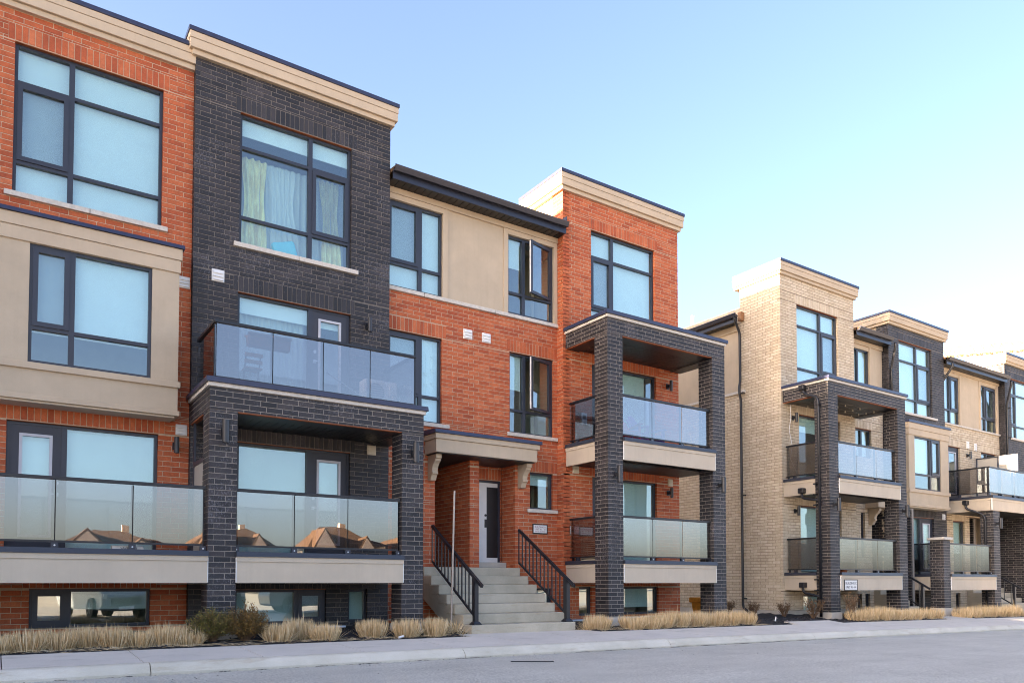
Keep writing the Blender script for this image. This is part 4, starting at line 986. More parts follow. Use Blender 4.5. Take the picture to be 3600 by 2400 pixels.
def stair_rail(label, x, ya, za, yb, zb, dz=0.0, n=13, grp='black stair handrails'):
    """post at (ya, za) on the lowest step; rises to (yb) against the landing"""
    t = thing('handrail', label, 'handrail', (x, ya, za), grp)
    sl = (zb - za) / (yb - ya)
    MB().box(x - .045, x + .045, ya - .045, ya + .045, za, za + .93).build('post', 'black', t)
    MB().prism([(-.085, 0), (.085, 0), (.085, .02), (.055, .05), (-.055, .05), (-.085, .02)], 'y', -.085, .085)
    f = MB(); f.add([(x + i, ya + j, za + k) for k, w in ((0, .09), (.025, .09), (.07, .052)) for i, j in ((-w, -w), (w, -w), (w, w), (-w, w))],
                    [(0, 1, 5, 4), (1, 2, 6, 5), (2, 3, 7, 6), (3, 0, 4, 7), (4, 5, 9, 8), (5, 6, 10, 9), (6, 7, 11, 10), (7, 4, 8, 11), (8, 9, 10, 11)])
    f.build('post_base', 'black', t)
    top = lambda y: za + .93 + sl * (y - ya)
    bot = lambda y: za + .15 + sl * (y - ya)
    MB().beam((x, ya - .25, top(ya - .25)), (x, yb, top(yb)), .055, .06).build('top_rail', 'black', t)
    MB().beam((x, ya, bot(ya)), (x, yb, bot(yb)), .035, .04).build('bottom_rail', 'black', t)
    for k in range(n):
        y = ya + .11 + (yb - ya - .11) * k / (n - 1)
        w = .011
        MB().box(x - w, x + w, y - w, y + w, bot(y), top(y)).build('baluster', 'black', t)
    return t
stair_rail('black metal handrail on the left of the concrete entry stairs', 8.0, 13.17, -.84, 15.02, .33)
stair_rail('black metal handrail on the right of the concrete entry stairs', 10.33, 13.17, -.84, 15.02, .33)
stair_rail('short black handrail between beige porch and low charcoal pillar', 25.6, 13.5, -.98, 14.8, -.2, n=6)
stair_rail('short black handrail at the far right below the corner balcony', 32.2, 13.5, -1.0, 14.8, -.2, n=6)
for nm, x0, x1, lb in (('entry_stairs', 25.7, 26.38, 'narrow concrete stairs behind the low charcoal pillar'), ('entry_stairs', 32.3, 34.9, 'concrete stairs at the far right by the charcoal wall')):
    t = thing(nm, lb, 'stairs', (x0, 14, -1.1))
    for k in range(5): box('step', 'step', t, x0, x1, 13.7 + .33 * k, 15.3, -1.2 + .2 * k, -1.0 + .2 * k, bevel=.01)
tag(MB().cyl((7.51, 13.3, -.95), (7.58, 13.3, 1.84), .021, n=10).build('steel_pole', 'steel'), 'thin bare steel pole standing left of the entry stairs', 'pole')

# ================================================================== wall lamps
lamp(2.70, 2.52, 15.12, 'cylinder wall lamp on red brick beside the left house door', .75)
lamp(6.42, 5.42, 15.0, 'cylinder wall lamp on charcoal brick beside the roof balcony door', .75)
lamp(3.165, 2.55, 13.45, 'cylinder wall lamp on the left pillar of the roof-balcony porch')
lamp(6.73, 2.53, 13.45, 'cylinder wall lamp on the right pillar of the roof-balcony porch')
lamp(15.30, 5.42, 15.0, 'cylinder wall lamp on red brick above the upper porch balcony', .72)
lamp(15.30, 2.47, 15.0, 'cylinder wall lamp on red brick above the lower porch balcony', .72)
lamp(11.98, 2.53, 13.42, 'cylinder wall lamp on the left pillar of the red house porch')
lamp(15.56, 2.53, 13.42, 'cylinder wall lamp on the right pillar of the red house porch')
lamp(20.85, 5.22, 15.0, 'cylinder wall lamp on beige brick by the upper porch balcony', .75)
lamp(20.90, 2.27, 15.0, 'cylinder wall lamp on beige brick by the lower porch balcony', .75)
lamp(20.60, 2.32, 13.42, 'cylinder wall lamp on the left pillar of the beige house porch')
lamp(24.34, 2.32, 13.42, 'cylinder wall lamp on the right pillar of the beige house porch')
lamp(32.5, 5.15, 15.25, 'cylinder wall lamp on beige brick by the far corner balcony', .75)
lamp(30.72, 2.2, 13.42, 'cylinder wall lamp on the pillar under the far corner balcony')

# ================================================================== signs
def sign(label, x0, x1, z0, z1, Y, frame_mat, rows, txtmat):
    t = thing('building_sign', label, 'sign', ((x0 + x1) / 2, Y, z0))
    e = .022
    box('sign_face', 'white', t, x0 + e, x1 - e, Y - .012, Y - .002, z0 + e, z1 - e)
    f = MB().box(x0, x1, Y - .02, Y, z0, z0 + e).box(x0, x1, Y - .02, Y, z1 - e, z1).box(x0, x0 + e, Y - .019, Y, z0 + e, z1 - e).box(x1 - e, x1, Y - .019, Y, z0 + e, z1 - e)
    f.build('sign_frame', frame_mat, t)
    for s, zc, size in rows:
        cu = bpy.data.curves.new('lettering', 'FONT'); cu.body = s; cu.size = size; cu.align_x = 'CENTER'; cu.align_y = 'CENTER'; cu.extrude = .001
        to = bpy.data.objects.new('lettering', cu); COL.objects.link(to)
        dg = bpy.context.evaluated_depsgraph_get(); me = bpy.data.meshes.new_from_object(to.evaluated_get(dg)); bpy.data.objects.remove(to)
        me.materials.clear(); me.materials.append(M[txtmat])
        o = bpy.data.objects.new('lettering', me); link(o, t, ((x0 + x1) / 2, Y - .0145, zc)); o.rotation_euler = (math.pi / 2, 0, 0)
M['ink'] = plain('grey_ink', (.10, .09, .10), .8); M['redink'] = plain('faded_ink', (.40, .22, .24), .8)
sign('small white sign in black frame on red brick by entry stairs', 10.89, 11.34, 1.21, 1.45, 15.25, 'black', [('BUILDING B', 1.375, .062), ('UNIT 41 - 44', 1.32, .06), ('UNIT 61 - 62 STREET', 1.268, .036)], 'redink')
sign('white sign reading building C on the beige porch fascia', 20.98, 21.66, -.225, .105, 13.395, 'black', [('BUILDING C', -.01, .105), ('UNIT 45 - 64', -.125, .095)], 'ink')

# ================================================================== downspouts
def downspout(label, pts, r=.042, head=None, n=10):
    t = thing('downspout', label, 'downspout', pts[-1], 'black downspouts')
    MB().tube(pts, r, n).build('pipe', 'black', t, smooth=True)
    if head:
        x, y, z = head
        MB().prism([(-.10, .12), (.10, .12), (.10, 0), (.05, -.09), (-.05, -.09), (-.10, 0)], 'y', -.06, .06)
        m = MB().box(x - .09, x + .09, y - .09, y + .09, z - .06, z + .10); m.build('rainwater_head', 'black', t, bevel=.02)
    for z in np.linspace(pts[-1][2] + .5, pts[len(pts) // 2][2] - .2, 3):
        p = pts[-2]; MB().box(p[0] - r - .012, p[0] + r + .012, p[1] - r - .012, p[1] + r + .012, z - .02, z + .02).build('strap', 'black', t)
    return t
def bend(pts, k=5, rad=.12):
    out = [Vector(pts[0])]
    for a, b, c in zip(pts[:-2], pts[1:-1], pts[2:]):
        a, b, c = Vector(a), Vector(b), Vector(c); p = b + (a - b).normalized() * min(rad, (a - b).length / 2); q = b + (c - b).normalized() * min(rad, (c - b).length / 2)
        for i in range(k + 1):
            t = i / k; out.append(p * (1 - t) ** 2 + b * 2 * t * (1 - t) + q * t * t)
    out.append(Vector(pts[-1])); return out
downspout('tall black downspout on the beige side wall', bend([(19.88, 16.45, 8.72), (19.88, 16.45, 8.6), (20.21, 16.52, 8.25), (20.21, 16.52, 6.6), (20.14, 16.50, 6.45), (20.14, 16.50, 6.2), (20.21, 16.5, 6.05), (20.21, 16.5, -.78), (20.10, 16.1, -1.0)]))
downspout('black downspout on the left pillar of the beige house porch', bend([(20.28, 14.23, 5.98), (20.28, 14.2, 5.75), (20.28, 13.72, 5.55), (20.28, 13.70, 5.3), (20.28, 13.70, -1.0)]), head=(20.28, 14.23, 5.92))
for z, lb in ((3.0 + DZ - .02, 'short black drain pipe from the upper beige porch balcony'), (.12 + DZ, 'short black drain pipe from the lower beige porch balcony')):
    t = downspout(lb, bend([(20.28, 14.3, z), (20.28, 14.3, z - .18), (20.28, 13.95, z - .26), (20.28, 13.72, z - .30)]), .038, head=(20.28, 14.3, z + .02))
downspout('dark downspout left of the charcoal tower window at building C', bend([(26.40, 14.72, 8.55), (26.40, 14.72, 8.4), (26.52, 14.95, 7.7), (26.52, 14.95, 6.25)]), .045)
downspout('dark downspout between charcoal tower and far recessed front', bend([(30.42, 14.72, 8.5), (30.42, 14.72, 8.35), (30.37, 15.18, 7.7), (30.37, 15.18, 3.3)]), .045)
downspout('dark downspout beside the last charcoal tower at right', bend([(35.28, 14.72, 8.5), (35.28, 14.72, 8.35), (35.40, 14.95, 7.6), (35.40, 14.95, 4.6), (35.2, 14.4, 4.4)]), .045)
downspout('black downspout on the pillar under the far corner balcony', bend([(30.30, 14.3, 2.98), (30.30, 14.3, 2.8), (30.40, 13.75, 2.55), (30.42, 13.68, 2.4), (30.42, 13.68, -1.0)]), head=(30.30, 14.3, 3.0))
for t_, x0, x1, z0 in ((h2, 3.6, 5.8, -.93), (h4, 12.9, 15.0, -.95), (h3, 11.0, 12.0, -.97)):
    m = MB(); 
    for k in range(2):
        m.tube([(x0, 14.55, z0 + k * .06), (x1, 14.55, z0 + k * .06)], .034, 8)
    m.box(x0, x1, 14.54, 14.56, z0 - .2, z0 + .08); m.build('window_well', 'galv', t_)

# ================================================================== things on balconies
ac = thing('air_conditioner', 'white outdoor air conditioner unit on the roof balcony', 'air conditioner', (6.32, 14.2, 3.50))
MB().box(6.0, 6.70, 14.1, 14.42, 3.56, 4.06).build('casing', 'white', ac, bevel=.02)
g = MB()
for k in range(9): g.box(6.05, 6.40, 14.09, 14.098, 3.62 + k * .045, 3.635 + k * .045)
g.build('grille', 'cream', ac); MB().cyl((6.23, 14.094, 3.81), (6.23, 14.099, 3.81), .18, n=24).build('fan', 'frame', ac)
MB().box(6.05, 6.12, 14.1, 14.4, 3.50, 3.56).box(6.58, 6.65, 14.1, 14.4, 3.5, 3.56).build('feet', 'black', ac)
MB().box(6.52, 6.66, 14.06, 14.1, 3.78, 3.96).tube([(6.56, 14.07, 3.78), (6.58, 14.04, 3.68), (6.62, 14.05, 3.6), (6.7, 14.3, 3.55)], .012, 6).build('valve_cover', 'white', ac)
br = thing('broom', 'broom leaning across the roof balcony floor', 'broom', (5.9, 14.1, 3.5))
MB().cyl((5.25, 14.25, 4.10), (5.98, 14.05, 3.62), .014, n=8).build('handle', 'galv', br)
MB().box(5.95, 6.12, 13.98, 14.12, 3.50, 3.62).build('brush', 'cream', br)
pl = thing('planter_box', 'brown planter box hanging inside the roof balcony glass', 'planter', (3.98, 13.72, 4.18))
MB().prism([(13.64, 4.40), (13.86, 4.40), (13.82, 4.20), (13.68, 4.20)], 'x', 3.62, 4.36).build('trough', 'wood', pl)
MB().box(3.60, 4.38, 13.62, 13.645, 4.38, 4.42).box(3.60, 4.38, 13.855, 13.88, 4.38, 4.42).build('rim', 'wood', pl)
ch = thing('folding_chair', 'small dark folding chair on the roof balcony', 'chair', (3.85, 14.25, 3.48))
for x in (3.72, 3.98): MB().tube([(x, 14.5, 3.49), (x, 14.2, 4.2)], .012, 6).build('leg', 'black', ch); MB().tube([(x, 14.1, 3.49), (x, 14.42, 3.95)], .012, 6).build('leg', 'black', ch)
box('seat', 'wood', ch, 3.70, 4.0, 14.15, 14.45, 3.92, 3.945); box('backrest', 'wood', ch, 3.69, 4.01, 14.19, 14.215, 4.02, 4.09); box('backrest', 'wood', ch, 3.69, 4.01, 14.17, 14.195, 4.14, 4.21)
def lean(mb, x, y, z, an, s=1):
    mb.v = [(x + a * math.cos(an) - b * math.sin(an), y + a * math.sin(an) + b * math.cos(an), z + c) for a, b, c in mb.v]; return mb
def adirondack(label, mat, x, y, z, an):
    t = thing('garden_chair', label, 'garden chair', (x, y, z), 'slatted garden chairs on the balcony')
    for k in range(7):
        a = -.30 + k * .085; h = .98 - .9 * (k - 3) ** 2 * .03
        v = MB().prism([(.18, .30), (.20, .30), (.48, h), (.46, h)], 'x', a, a + .078); lean(v, x, y, z, an).build('back_slat', mat, t)
    for k in range(5): lean(MB().box(-.29, .29, -.30 + k * .11, -.20 + k * .11, .36 - k * .02, .38 - k * .02), x, y, z, an).build('seat_slat', mat, t)
    for s in (-1, 1):
        lean(MB().box(s * .34 - .06, s * .34 + .06, -.38, .36, .54, .56), x, y, z, an).build('armrest', mat, t)
        lean(MB().box(s * .33 - .015, s * .33 + .015, -.34, -.26, 0, .54), x, y, z, an).build('leg', mat, t)
        lean(MB().prism([(-.33, .26), (-.33, .38), (.62, .08), (.62, 0), (.55, 0)], 'x', s * .33 - .015 - .03, s * .33 + .015 - .03), x, y, z, an).build('leg', mat, t)
    return t
adirondack('pink slatted garden chair on the upper red house balcony', 'pink', 12.95, 14.25, 3.38, R(-20))
adirondack('violet slatted garden chair on the upper red house balcony', 'purple', 13.80, 14.30, 3.38, R(10))
ac2 = thing('air_conditioner', 'grey outdoor air conditioner unit on the lower red house balcony', 'air conditioner', (12.0, 14.5, .48))
MB().box(11.95, 12.3, 14.0, 14.7, .52, 1.10).build('casing', 'cream', ac2, bevel=.02); g = MB()
for k in range(10): g.box(11.942, 11.95, 14.05, 14.65, .58 + k * .05, .595 + k * .05)
g.build('grille', 'black', ac2); MB().box(12.0, 12.25, 14.05, 14.12, .48, .52).box(12.0, 12.25, 14.58, 14.65, .48, .52).build('feet', 'black', ac2)
eb = thing('meter_box', 'small grey box on the red brick above the upper side rail', 'meter box', (12.3, 15.0, 3.98))
box('cover', 'galv', eb, 12.18, 12.36, 14.92, 15.0, 4.0, 4.30, bevel=.01); box('window', 'soffit', eb, 12.22, 12.32, 14.915, 14.92, 4.14, 4.24)
eb = thing('notice_board', 'pale notice plate on the red brick behind the lower side rail', 'notice', (12.1, 15.0, 1.2))
box('plate', 'white', eb, 11.86, 12.16, 14.985, 15.0, 1.22, 1.42); box('plate_edge', 'frame', eb, 11.85, 12.17, 14.99, 14.998, 1.21, 1.43)
po = thing('flower_pot', 'terracotta pot behind the lower beige porch glass', 'flower pot', (21.5, 13.8, .26))
MB().cyl((21.5, 13.75, .26), (21.5, 13.75, .50), .10, .14, 14).cyl((21.5, 13.75, .50), (21.5, 13.75, .55), .155, .155, 14).build('pot', 'rust', po)
tr = thing('wooden_trough', 'low wooden trough behind the lower beige porch glass', 'trough', (21.3, 13.7, .3)); box('trough_front', 'wood', tr, 20.95, 21.9, 13.60, 13.64, .42, .62); box('trough_back', 'wood', tr, 20.95, 21.9, 13.80, 13.84, .42, .62); box('trough_floor', 'wood', tr, 20.96, 21.89, 13.64, 13.80, .42, .45)
bg_ = thing('paper_bag', 'crumpled printed bag under the left balcony glass', 'bag', (1.8, 13.75, .48))
m = MB().box(1.55, 2.0, 13.65, 13.8, .49, .60); m.v = [(x + random.uniform(-.03, .03), y, z + random.uniform(-.015, .015)) for x, y, z in m.v]; m.build('bag', 'white', bg_)
cu = bpy.data.curves.new('lettering', 'FONT'); cu.body = 'WINN'; cu.size = .085; cu.extrude = .001; to = bpy.data.objects.new('lettering', cu); COL.objects.link(to)
me = bpy.data.meshes.new_from_object(to.evaluated_get(bpy.context.evaluated_depsgraph_get())); bpy.data.objects.remove(to); me.materials.clear(); me.materials.append(M['ink'])
o = bpy.data.objects.new('lettering', me); link(o, bg_, (1.64, 13.60, .515)); o.rotation_euler = (math.pi / 2, 0, 0)
# hanging paper stars in the middle window
for k, (x, zt_, lb, zsn) in enumerate(((8.02, 5.0, 'left string of paper stars hanging in the middle second floor window', (4.75, 4.5, 4.15)), (8.20, 5.35, 'right string of paper stars hanging in the middle second floor window', (5.15, 4.85, 4.55)))):
    t = thing('star_garland', lb, 'garland', (x, 15.41, zsn[-1] - .1), 'paper star garlands')
    MB().cyl((x, 15.41, zsn[-1]), (x, 15.41, zt_ + .2), .003, n=5).build('string', 'white', t)
    for z in zsn:
        pts = [((.075 if i % 2 == 0 else .03) * math.sin(i * math.pi / 5), (.075 if i % 2 == 0 else .03) * math.cos(i * math.pi / 5)) for i in range(10)]
        MB().prism([(x + a, z + b) for a, b in pts], 'y', 15.405, 15.412).build('star', 'white', t)

# ================================================================== plants
def tuft(name, label, group, x, y, h, rx, ry, n, seed, spread=.10, mat='straw'):
    r = np.random.default_rng(seed); m = MB()
    v = []; f = []
    for i in range(n):
        a = r.uniform(0, 2 * math.pi); q = math.sqrt(r.uniform(0, 1)); bx, by = q * rx * math.cos(a), q * ry * math.sin(a)
        hh = h * r.uniform(.62, 1.04) * (1 - .10 * q * q); lx = bx * spread * 3 + r.normal(0, spread * .28); ly = by * spread * 3 + r.normal(0, spread * .28)
        if r.random() < .10: lx *= 5; ly *= 5; hh *= .7
        if r.random() < .012: hh *= 1.35
        w = r.uniform(.0024, .0048); t = r.uniform(0, math.pi); dx, dy = w * math.cos(t), w * math.sin(t); k = len(v)
        bz = bedz(x + bx, y + by) - .01
        v += [(x + bx * .8 - dx, y + by * .8 - dy, bz), (x + bx * .8 + dx, y + by * .8 + dy, bz), (x + bx + lx * .45 + dx, y + by + ly * .45 + dy, bz + hh * .6), (x + bx + lx * .45 - dx, y + by + ly * .45 - dy, bz + hh * .6),
              (x + bx + lx, y + by + ly, bz + hh)]
        f += [(k, k + 1, k + 2, k + 3), (k + 3, k + 2, k + 4)]
    m.add(v, f); o = m.build(name, mat); tag(o, label, 'ornamental grass', group); return o
ORD = ['first', 'second', 'third', 'fourth', 'fifth', 'sixth', 'seventh', 'eighth', 'ninth', 'tenth', 'eleventh', 'twelfth']
rows = [('in front of the left basement window', [(-1.7, 12.96), (-1.28, 12.94), (-.85, 12.96), (-.42, 12.95), (.02, 12.93), (.40, 12.98), (.78, 13.02), (1.14, 13.12), (1.50, 13.0), (1.86, 12.98), (2.22, 12.98), (2.55, 12.98)], .345, .27),
        ('between the evergreen shrubs and the entry stairs', [(3.95, 12.90), (4.42, 13.22), (4.75, 12.86), (5.70, 13.0), (6.32, 12.86), (6.92, 12.86)], .36, .26),
        ('between the entry stairs and the beige side wall', [(11.05, 13.0), (11.95, 12.86), (12.45, 12.84), (12.95, 12.9), (13.5, 12.95), (14.1, 12.95), (14.7, 12.95), (15.3, 12.96), (15.95, 12.98)], .38, .32),
        ('in front of the beige house porch', [(21.0, 13.0), (21.6, 13.0), (22.2, 12.95), (22.8, 12.95), (23.4, 12.95), (24.0, 12.95), (24.6, 12.95), (25.2, 12.95)], .44, .36),
        ('at the far right by the corner balcony', [(27.2, 13.0), (27.8, 13.0), (28.4, 13.0), (29.0, 13.0), (29.6, 13.0), (30.2, 13.0), (30.8, 13.0), (31.4, 13.0)], .44, .36)]
sd = 100
for place, pts, h, rr in rows:
    for i, (x, y) in enumerate(pts):
        sd += 1
        tuft('ornamental_grass', f'dry clipped straw grass tuft, {ORD[i]} from left {place}', 'dry ornamental grass tufts', x, y, h * random.uniform(.84, 1.12), rr * random.uniform(.92, 1.08), rr * .85, 1000 if x < 16 else 520, sd, .045)
tuft('ornamental_grass', 'loose floppy yellow grass tuft against the left side of the stairs', 'dry ornamental grass tufts', 7.45, 13.05, .34, .20, .16, 160, 77, .5)
tuft('ornamental_grass', 'small loose grass tuft just right of the lowest stair', 'dry ornamental grass tufts', 10.85, 13.1, .24, .2, .15, 140, 78, .5)
def shrub(label, x, y, rx, rz, seed, mat):
    r = np.random.default_rng(seed); z0 = bedz(x, y)
    t = thing('evergreen_shrub', label, 'shrub', (x, y, z0), 'rounded evergreen shrubs')
    tw = MB(); lv = MB(); V = []; F = []
    for i in range(150):
        a = r.uniform(0, 2 * math.pi); e = math.asin(r.uniform(-.15, 1)); q = r.uniform(.82, 1.12)
        tip = Vector((rx * q * math.cos(a) * math.cos(e), rx * .8 * q * math.sin(a) * math.cos(e), rz * .42 + rz * .62 * q * math.sin(e)))
        if r.random() < .08: tip.z *= 1.12
        b = Vector((r.normal(0, .03), r.normal(0, .03), .02)); mid = b.lerp(tip, .5) + Vector((0, 0, .04))
        pts = [Vector((x, y, z0)) + p for p in (b, mid, tip)]
        tw.tube(pts, .004, 4)
        for j in range(62):
            s = r.uniform(.35, 1.03); p = (pts[0].lerp(pts[1], s * 2) if s < .5 else pts[1].lerp(pts[2], s * 2 - 1)) + Vector(r.normal(0, .022, 3))
            d = Vector(r.normal(0, 1, 3)) + (tip.normalized() * 1.4); d.normalize(); L = r.uniform(.018, .034); n_ = d.cross(Vector(r.normal(0, 1, 3))).normalized() * L * .22
            k = len(V); V += [p, p + d * L * .5 + n_, p + d * L, p + d * L * .5 - n_]; F.append((k, k + 1, k + 2, k + 3))
    lv.add(V, F); tw.build('branches', 'twig', t); lv.build('foliage', mat, t)
shrub('rounded olive green evergreen shrub, left of the pair by the pillar', 2.93, 13.02, .40, .50, 5, 'yew')
shrub('rounded bronze evergreen shrub, right of the pair by the pillar', 3.47, 13.04, .39, .56, 6, 'yew2')
def bare_shrub(label, x, y, h, w, seed, leaves=220):
    r = np.random.default_rng(seed); z0 = bedz(x, y) - .02
    t = thing('bare_shrub', label, 'shrub', (x, y, z0), 'bare winter shrubs'); tw = MB(); V = []; F = []
    for i in range(34):
        a = r.uniform(0, 2 * math.pi); tip = Vector((math.cos(a) * w * r.uniform(.3, 1), math.sin(a) * w * r.uniform(.3, 1) * .7, h * r.uniform(.6, 1)))
        p0 = Vector((x, y, z0)); p1 = p0 + tip * .5 + Vector(r.normal(0, .03, 3)); p2 = p0 + tip
        tw.tube([p0, p1, p2], .006, 4)
        for q in range(3):
            s = p1.lerp(p2, r.uniform(0, 1)); e = s + Vector((r.normal(0, .08), r.normal(0, .08), r.uniform(.03, .14))); tw.tube([s, e], .003, 3)
        for q in range(leaves // 34):
            p = p1.lerp(p2, r.uniform(0, 1.1)) + Vector(r.normal(0, .04, 3)); d = Vector(r.normal(0, 1, 3)).normalized() * .022; n_ = d.cross(Vector(r.normal(0, 1, 3))).normalized() * .010
            k = len(V); V += [p, p + d + n_, p + d * 2, p + d - n_]; F.append((k, k + 1, k + 2, k + 3))
    tw.build('branches', 'twig', t); m = MB(); m.add(V, F); m.build('dead_leaves', 'leaf_dry', t)
bare_shrub('bare brown shrub between beige wall and its downspout', 19.35, 14.3, .45, .28, 31)
bare_shrub('larger bare brown shrub below the beige porch corner', 19.75, 13.6, .62, .42, 32, 700)
bare_shrub('thin bare shrub beside the left pillar of the beige porch', 20.9, 13.1, .8, .3, 33, 300)
bare_shrub('low bare shrub behind the red house porch pillar', 17.2, 14.6, .5, .35, 34, 300)
bare_shrub('low bare twigs at the foot of the beige side wall', 18.6, 14.8, .4, .25, 35, 150)
orn = thing('orange_bin', 'orange yellow slatted bin behind the right porch pillar', 'bin', (16.55, 14.9, -.95))
MB().prism([(-.20, -1.0), (.20, -1.0), (.28, -.55), (-.28, -.55)], 'y', 14.7, 15.1)
m = MB().prism([(16.36, -.98), (16.72, -.98), (16.80, -.55), (16.28, -.55)], 'y', 14.72, 15.08); m.build('bin_body', 'orange', orn)
MB().box(16.22, 16.86, 14.66, 15.14, -.55, -.40).build('bin_rim', 'orange', orn, bevel=.03)
for k in range(5): MB().box(16.34 + k * .09, 16.365 + k * .09, 14.705, 14.719, -.95, -.56).build('rib', 'wood', orn)
# mulch chips, fallen straw, dead leaves: nobody could count them
def scatter(name, label, cat, mat, n, xs, ys, seed, size, flat=.35, zf=None):
    r = np.random.default_rng(seed); V = []; F = []
    for i in range(n):
        x = r.uniform(*xs); y = r.uniform(*ys); z = (zf or bedz)(x, y) + .006; L = r.uniform(*size); W = L * r.uniform(.2, .5); a = r.uniform(0, math.pi); tl = r.normal(0, flat)
        d = np.array([math.cos(a) * math.cos(tl), math.sin(a) * math.cos(tl), math.sin(tl)]) * L / 2; e = np.array([-math.sin(a), math.cos(a), r.normal(0, flat)]) * W / 2; c = np.array([x, y, z]); u = np.array([0, 0, W * .35])
        k = len(V); V += [c - d - e, c + d - e, c + d + e, c - d + e, c - d - e + u, c + d - e + u, c + d + e + u, c - d + e + u]
        F += [(k + 4, k + 5, k + 6, k + 7), (k, k + 1, k + 5, k + 4), (k + 1, k + 2, k + 6, k + 5), (k + 2, k + 3, k + 7, k + 6), (k + 3, k, k + 4, k + 7)]
    m = MB(); m.add(V, F); o = m.build(name, mat, kind='stuff'); o['label'] = label; o['category'] = cat; return o
scatter('mulch_chips', 'black bark mulch chips covering the planting bed', 'mulch', 'mulch_chip', 9000, (-2, 34), (12.57, 14.2), 1, (.02, .06))
def straw_bed(n, seed):
    r = np.random.default_rng(seed); V = []; F = []
    for i in range(n):
        x = r.choice([r.uniform(-1, 7.4), r.uniform(10.8, 16.5), r.uniform(20.8, 31)]); y = 12.58 + abs(r.normal(0, .22)); a = r.normal(0, .5); L = r.uniform(.1, .32); z = bedz(x, y) + r.uniform(.008, .03)
        d = np.array([math.cos(a), math.sin(a), r.normal(0, .05)]) * L / 2; e = np.array([-math.sin(a), math.cos(a), 0]) * .003; c = np.array([x, y, z]); k = len(V)
        V += [c - d - e, c - e * .5 + np.array([0, 0, .012]), c + d - e, c + d + e, c + e * .5 + np.array([0, 0, .014]), c - d + e]; F += [(k, k + 1, k + 4, k + 5), (k + 1, k + 2, k + 3, k + 4)]
    m = MB(); m.add(V, F); o = m.build('fallen_straw', 'straw', kind='stuff'); o['label'] = 'fallen straw blades lying on the planting bed'; o['category'] = 'straw'
straw_bed(1500, 4)
def gutter_litter():
    r = np.random.default_rng(9); V = []; F = []
    for cx_, w in ((2.6, .12), (3.1, .1), (4.0, .1), (4.7, .28), (5.6, .14), (6.3, .22), (6.6, .25), (8.9, .2), (9.6, .3), (10.4, .35), (11.3, .22), (12.2, .4), (13.2, .5), (14.3, .6), (15.5, .5), (17, .6), (1.4, .06), (0.7, .05)):
        for i in range(int(130 * w) + 5):
            x = cx_ + r.normal(0, w * .5); y = 10.855 - abs(r.normal(0, .028)); L = r.uniform(.015, .05); a = r.normal(0, .6); z = zr(x) + .005
            d = np.array([math.cos(a), math.sin(a), 0]) * L / 2; e = np.array([-math.sin(a), math.cos(a), 0]) * L * .18; c = np.array([x, y, z]); u = np.array([0, 0, .008]); k = len(V)
            V += [c - d, c - e + u, c + d, c + e + u]; F.append((k, k + 1, k + 2, k + 3))
    for i in range(900):
        x = r.uniform(-1, 30); y = 10.858 - abs(r.normal(0, .012)); L = r.uniform(.008, .03); a = r.normal(0, .4); z = zr(x) + .004; d = np.array([math.cos(a), math.sin(a), 0]) * L / 2; e = np.array([-math.sin(a), math.cos(a), 0]) * L * .2; c = np.array([x, y, z]); k = len(V)
        V += [c - d, c - e + np.array([0, 0, .005]), c + d, c + e + np.array([0, 0, .005])]; F.append((k, k + 1, k + 2, k + 3))
    for i in range(120):
        x = r.uniform(-1, 22); y = r.uniform(9.0, 10.8); L = r.uniform(.01, .03); a = r.uniform(0, 3); z = zr(x) + .004; d = np.array([math.cos(a), math.sin(a), 0]) * L / 2; e = np.array([-math.sin(a), math.cos(a), 0]) * L * .3; c = np.array([x, y, z]); k = len(V)
        V += [c - d, c - e + np.array([0, 0, .006]), c + d, c + e + np.array([0, 0, .006])]; F.append((k, k + 1, k + 2, k + 3))
    m = MB(); m.add(V, F); o = m.build('leaf_litter', 'mulch_chip', kind='stuff'); o['label'] = 'dark leaf litter along the foot of the kerb'; o['category'] = 'leaf litter'
gutter_litter()
tag(MB().beam((6.72, 10.0, zr(7) + .012), (7.28, 9.62, zr(7) + .012), .018, .014).build('stick', 'black'), 'short dark stick lying on the road before the stairs', 'stick')
tag(MB().cyl((6.05, 12.63, -.985), (6.16, 12.66, -.965), .022, n=10).build('crushed_cup', 'white'), 'small white crushed cup in the mulch before the right pillar', 'litter')
tag(MB().cyl((17.35, 13.1, -1.02), (17.38, 13.1, -.90), .022, .012, 8).build('marker_stake', 'white'), 'small white marker stake in the mulch by the beige wall', 'stake')

# string lights under the beige porch roof, with a loose white cable
t = thing('string_lights', 'string of small bulbs under the beige house porch roof', 'string lights', (22.4, 14.2, 5.6))
r_ = np.random.default_rng(3)
for row in range(4):
    y = 13.95 + row * .26; pts = [(20.85 + 3.2 * k / 8, y + r_.normal(0, .02), 5.62 + DZ + .22 - .05 * math.sin(math.pi * (k % 2)) - .02 * (k % 2)) for k in range(9)]
    pts = [(a, b, 5.60) if k % 2 else (a, b, 5.635) for k, (a, b, c) in enumerate(pts)]
    MB().tube(pts, .006, 5).build('cord', 'black', t)
    for k in range(1, 9, 2): MB().cyl((pts[k][0], pts[k][1], 5.54), (pts[k][0], pts[k][1], 5.60), .022, .012, 8).build('bulb', 'cream', t)
MB().tube([(20.62, 14.9, 5.6), (20.66, 14.93, 5.2), (20.60, 14.95, 4.8), (20.72, 14.93, 4.3), (20.64, 14.95, 3.9), (20.9, 14.9, 3.45)], .009, 6).build('cable', 'white', t)

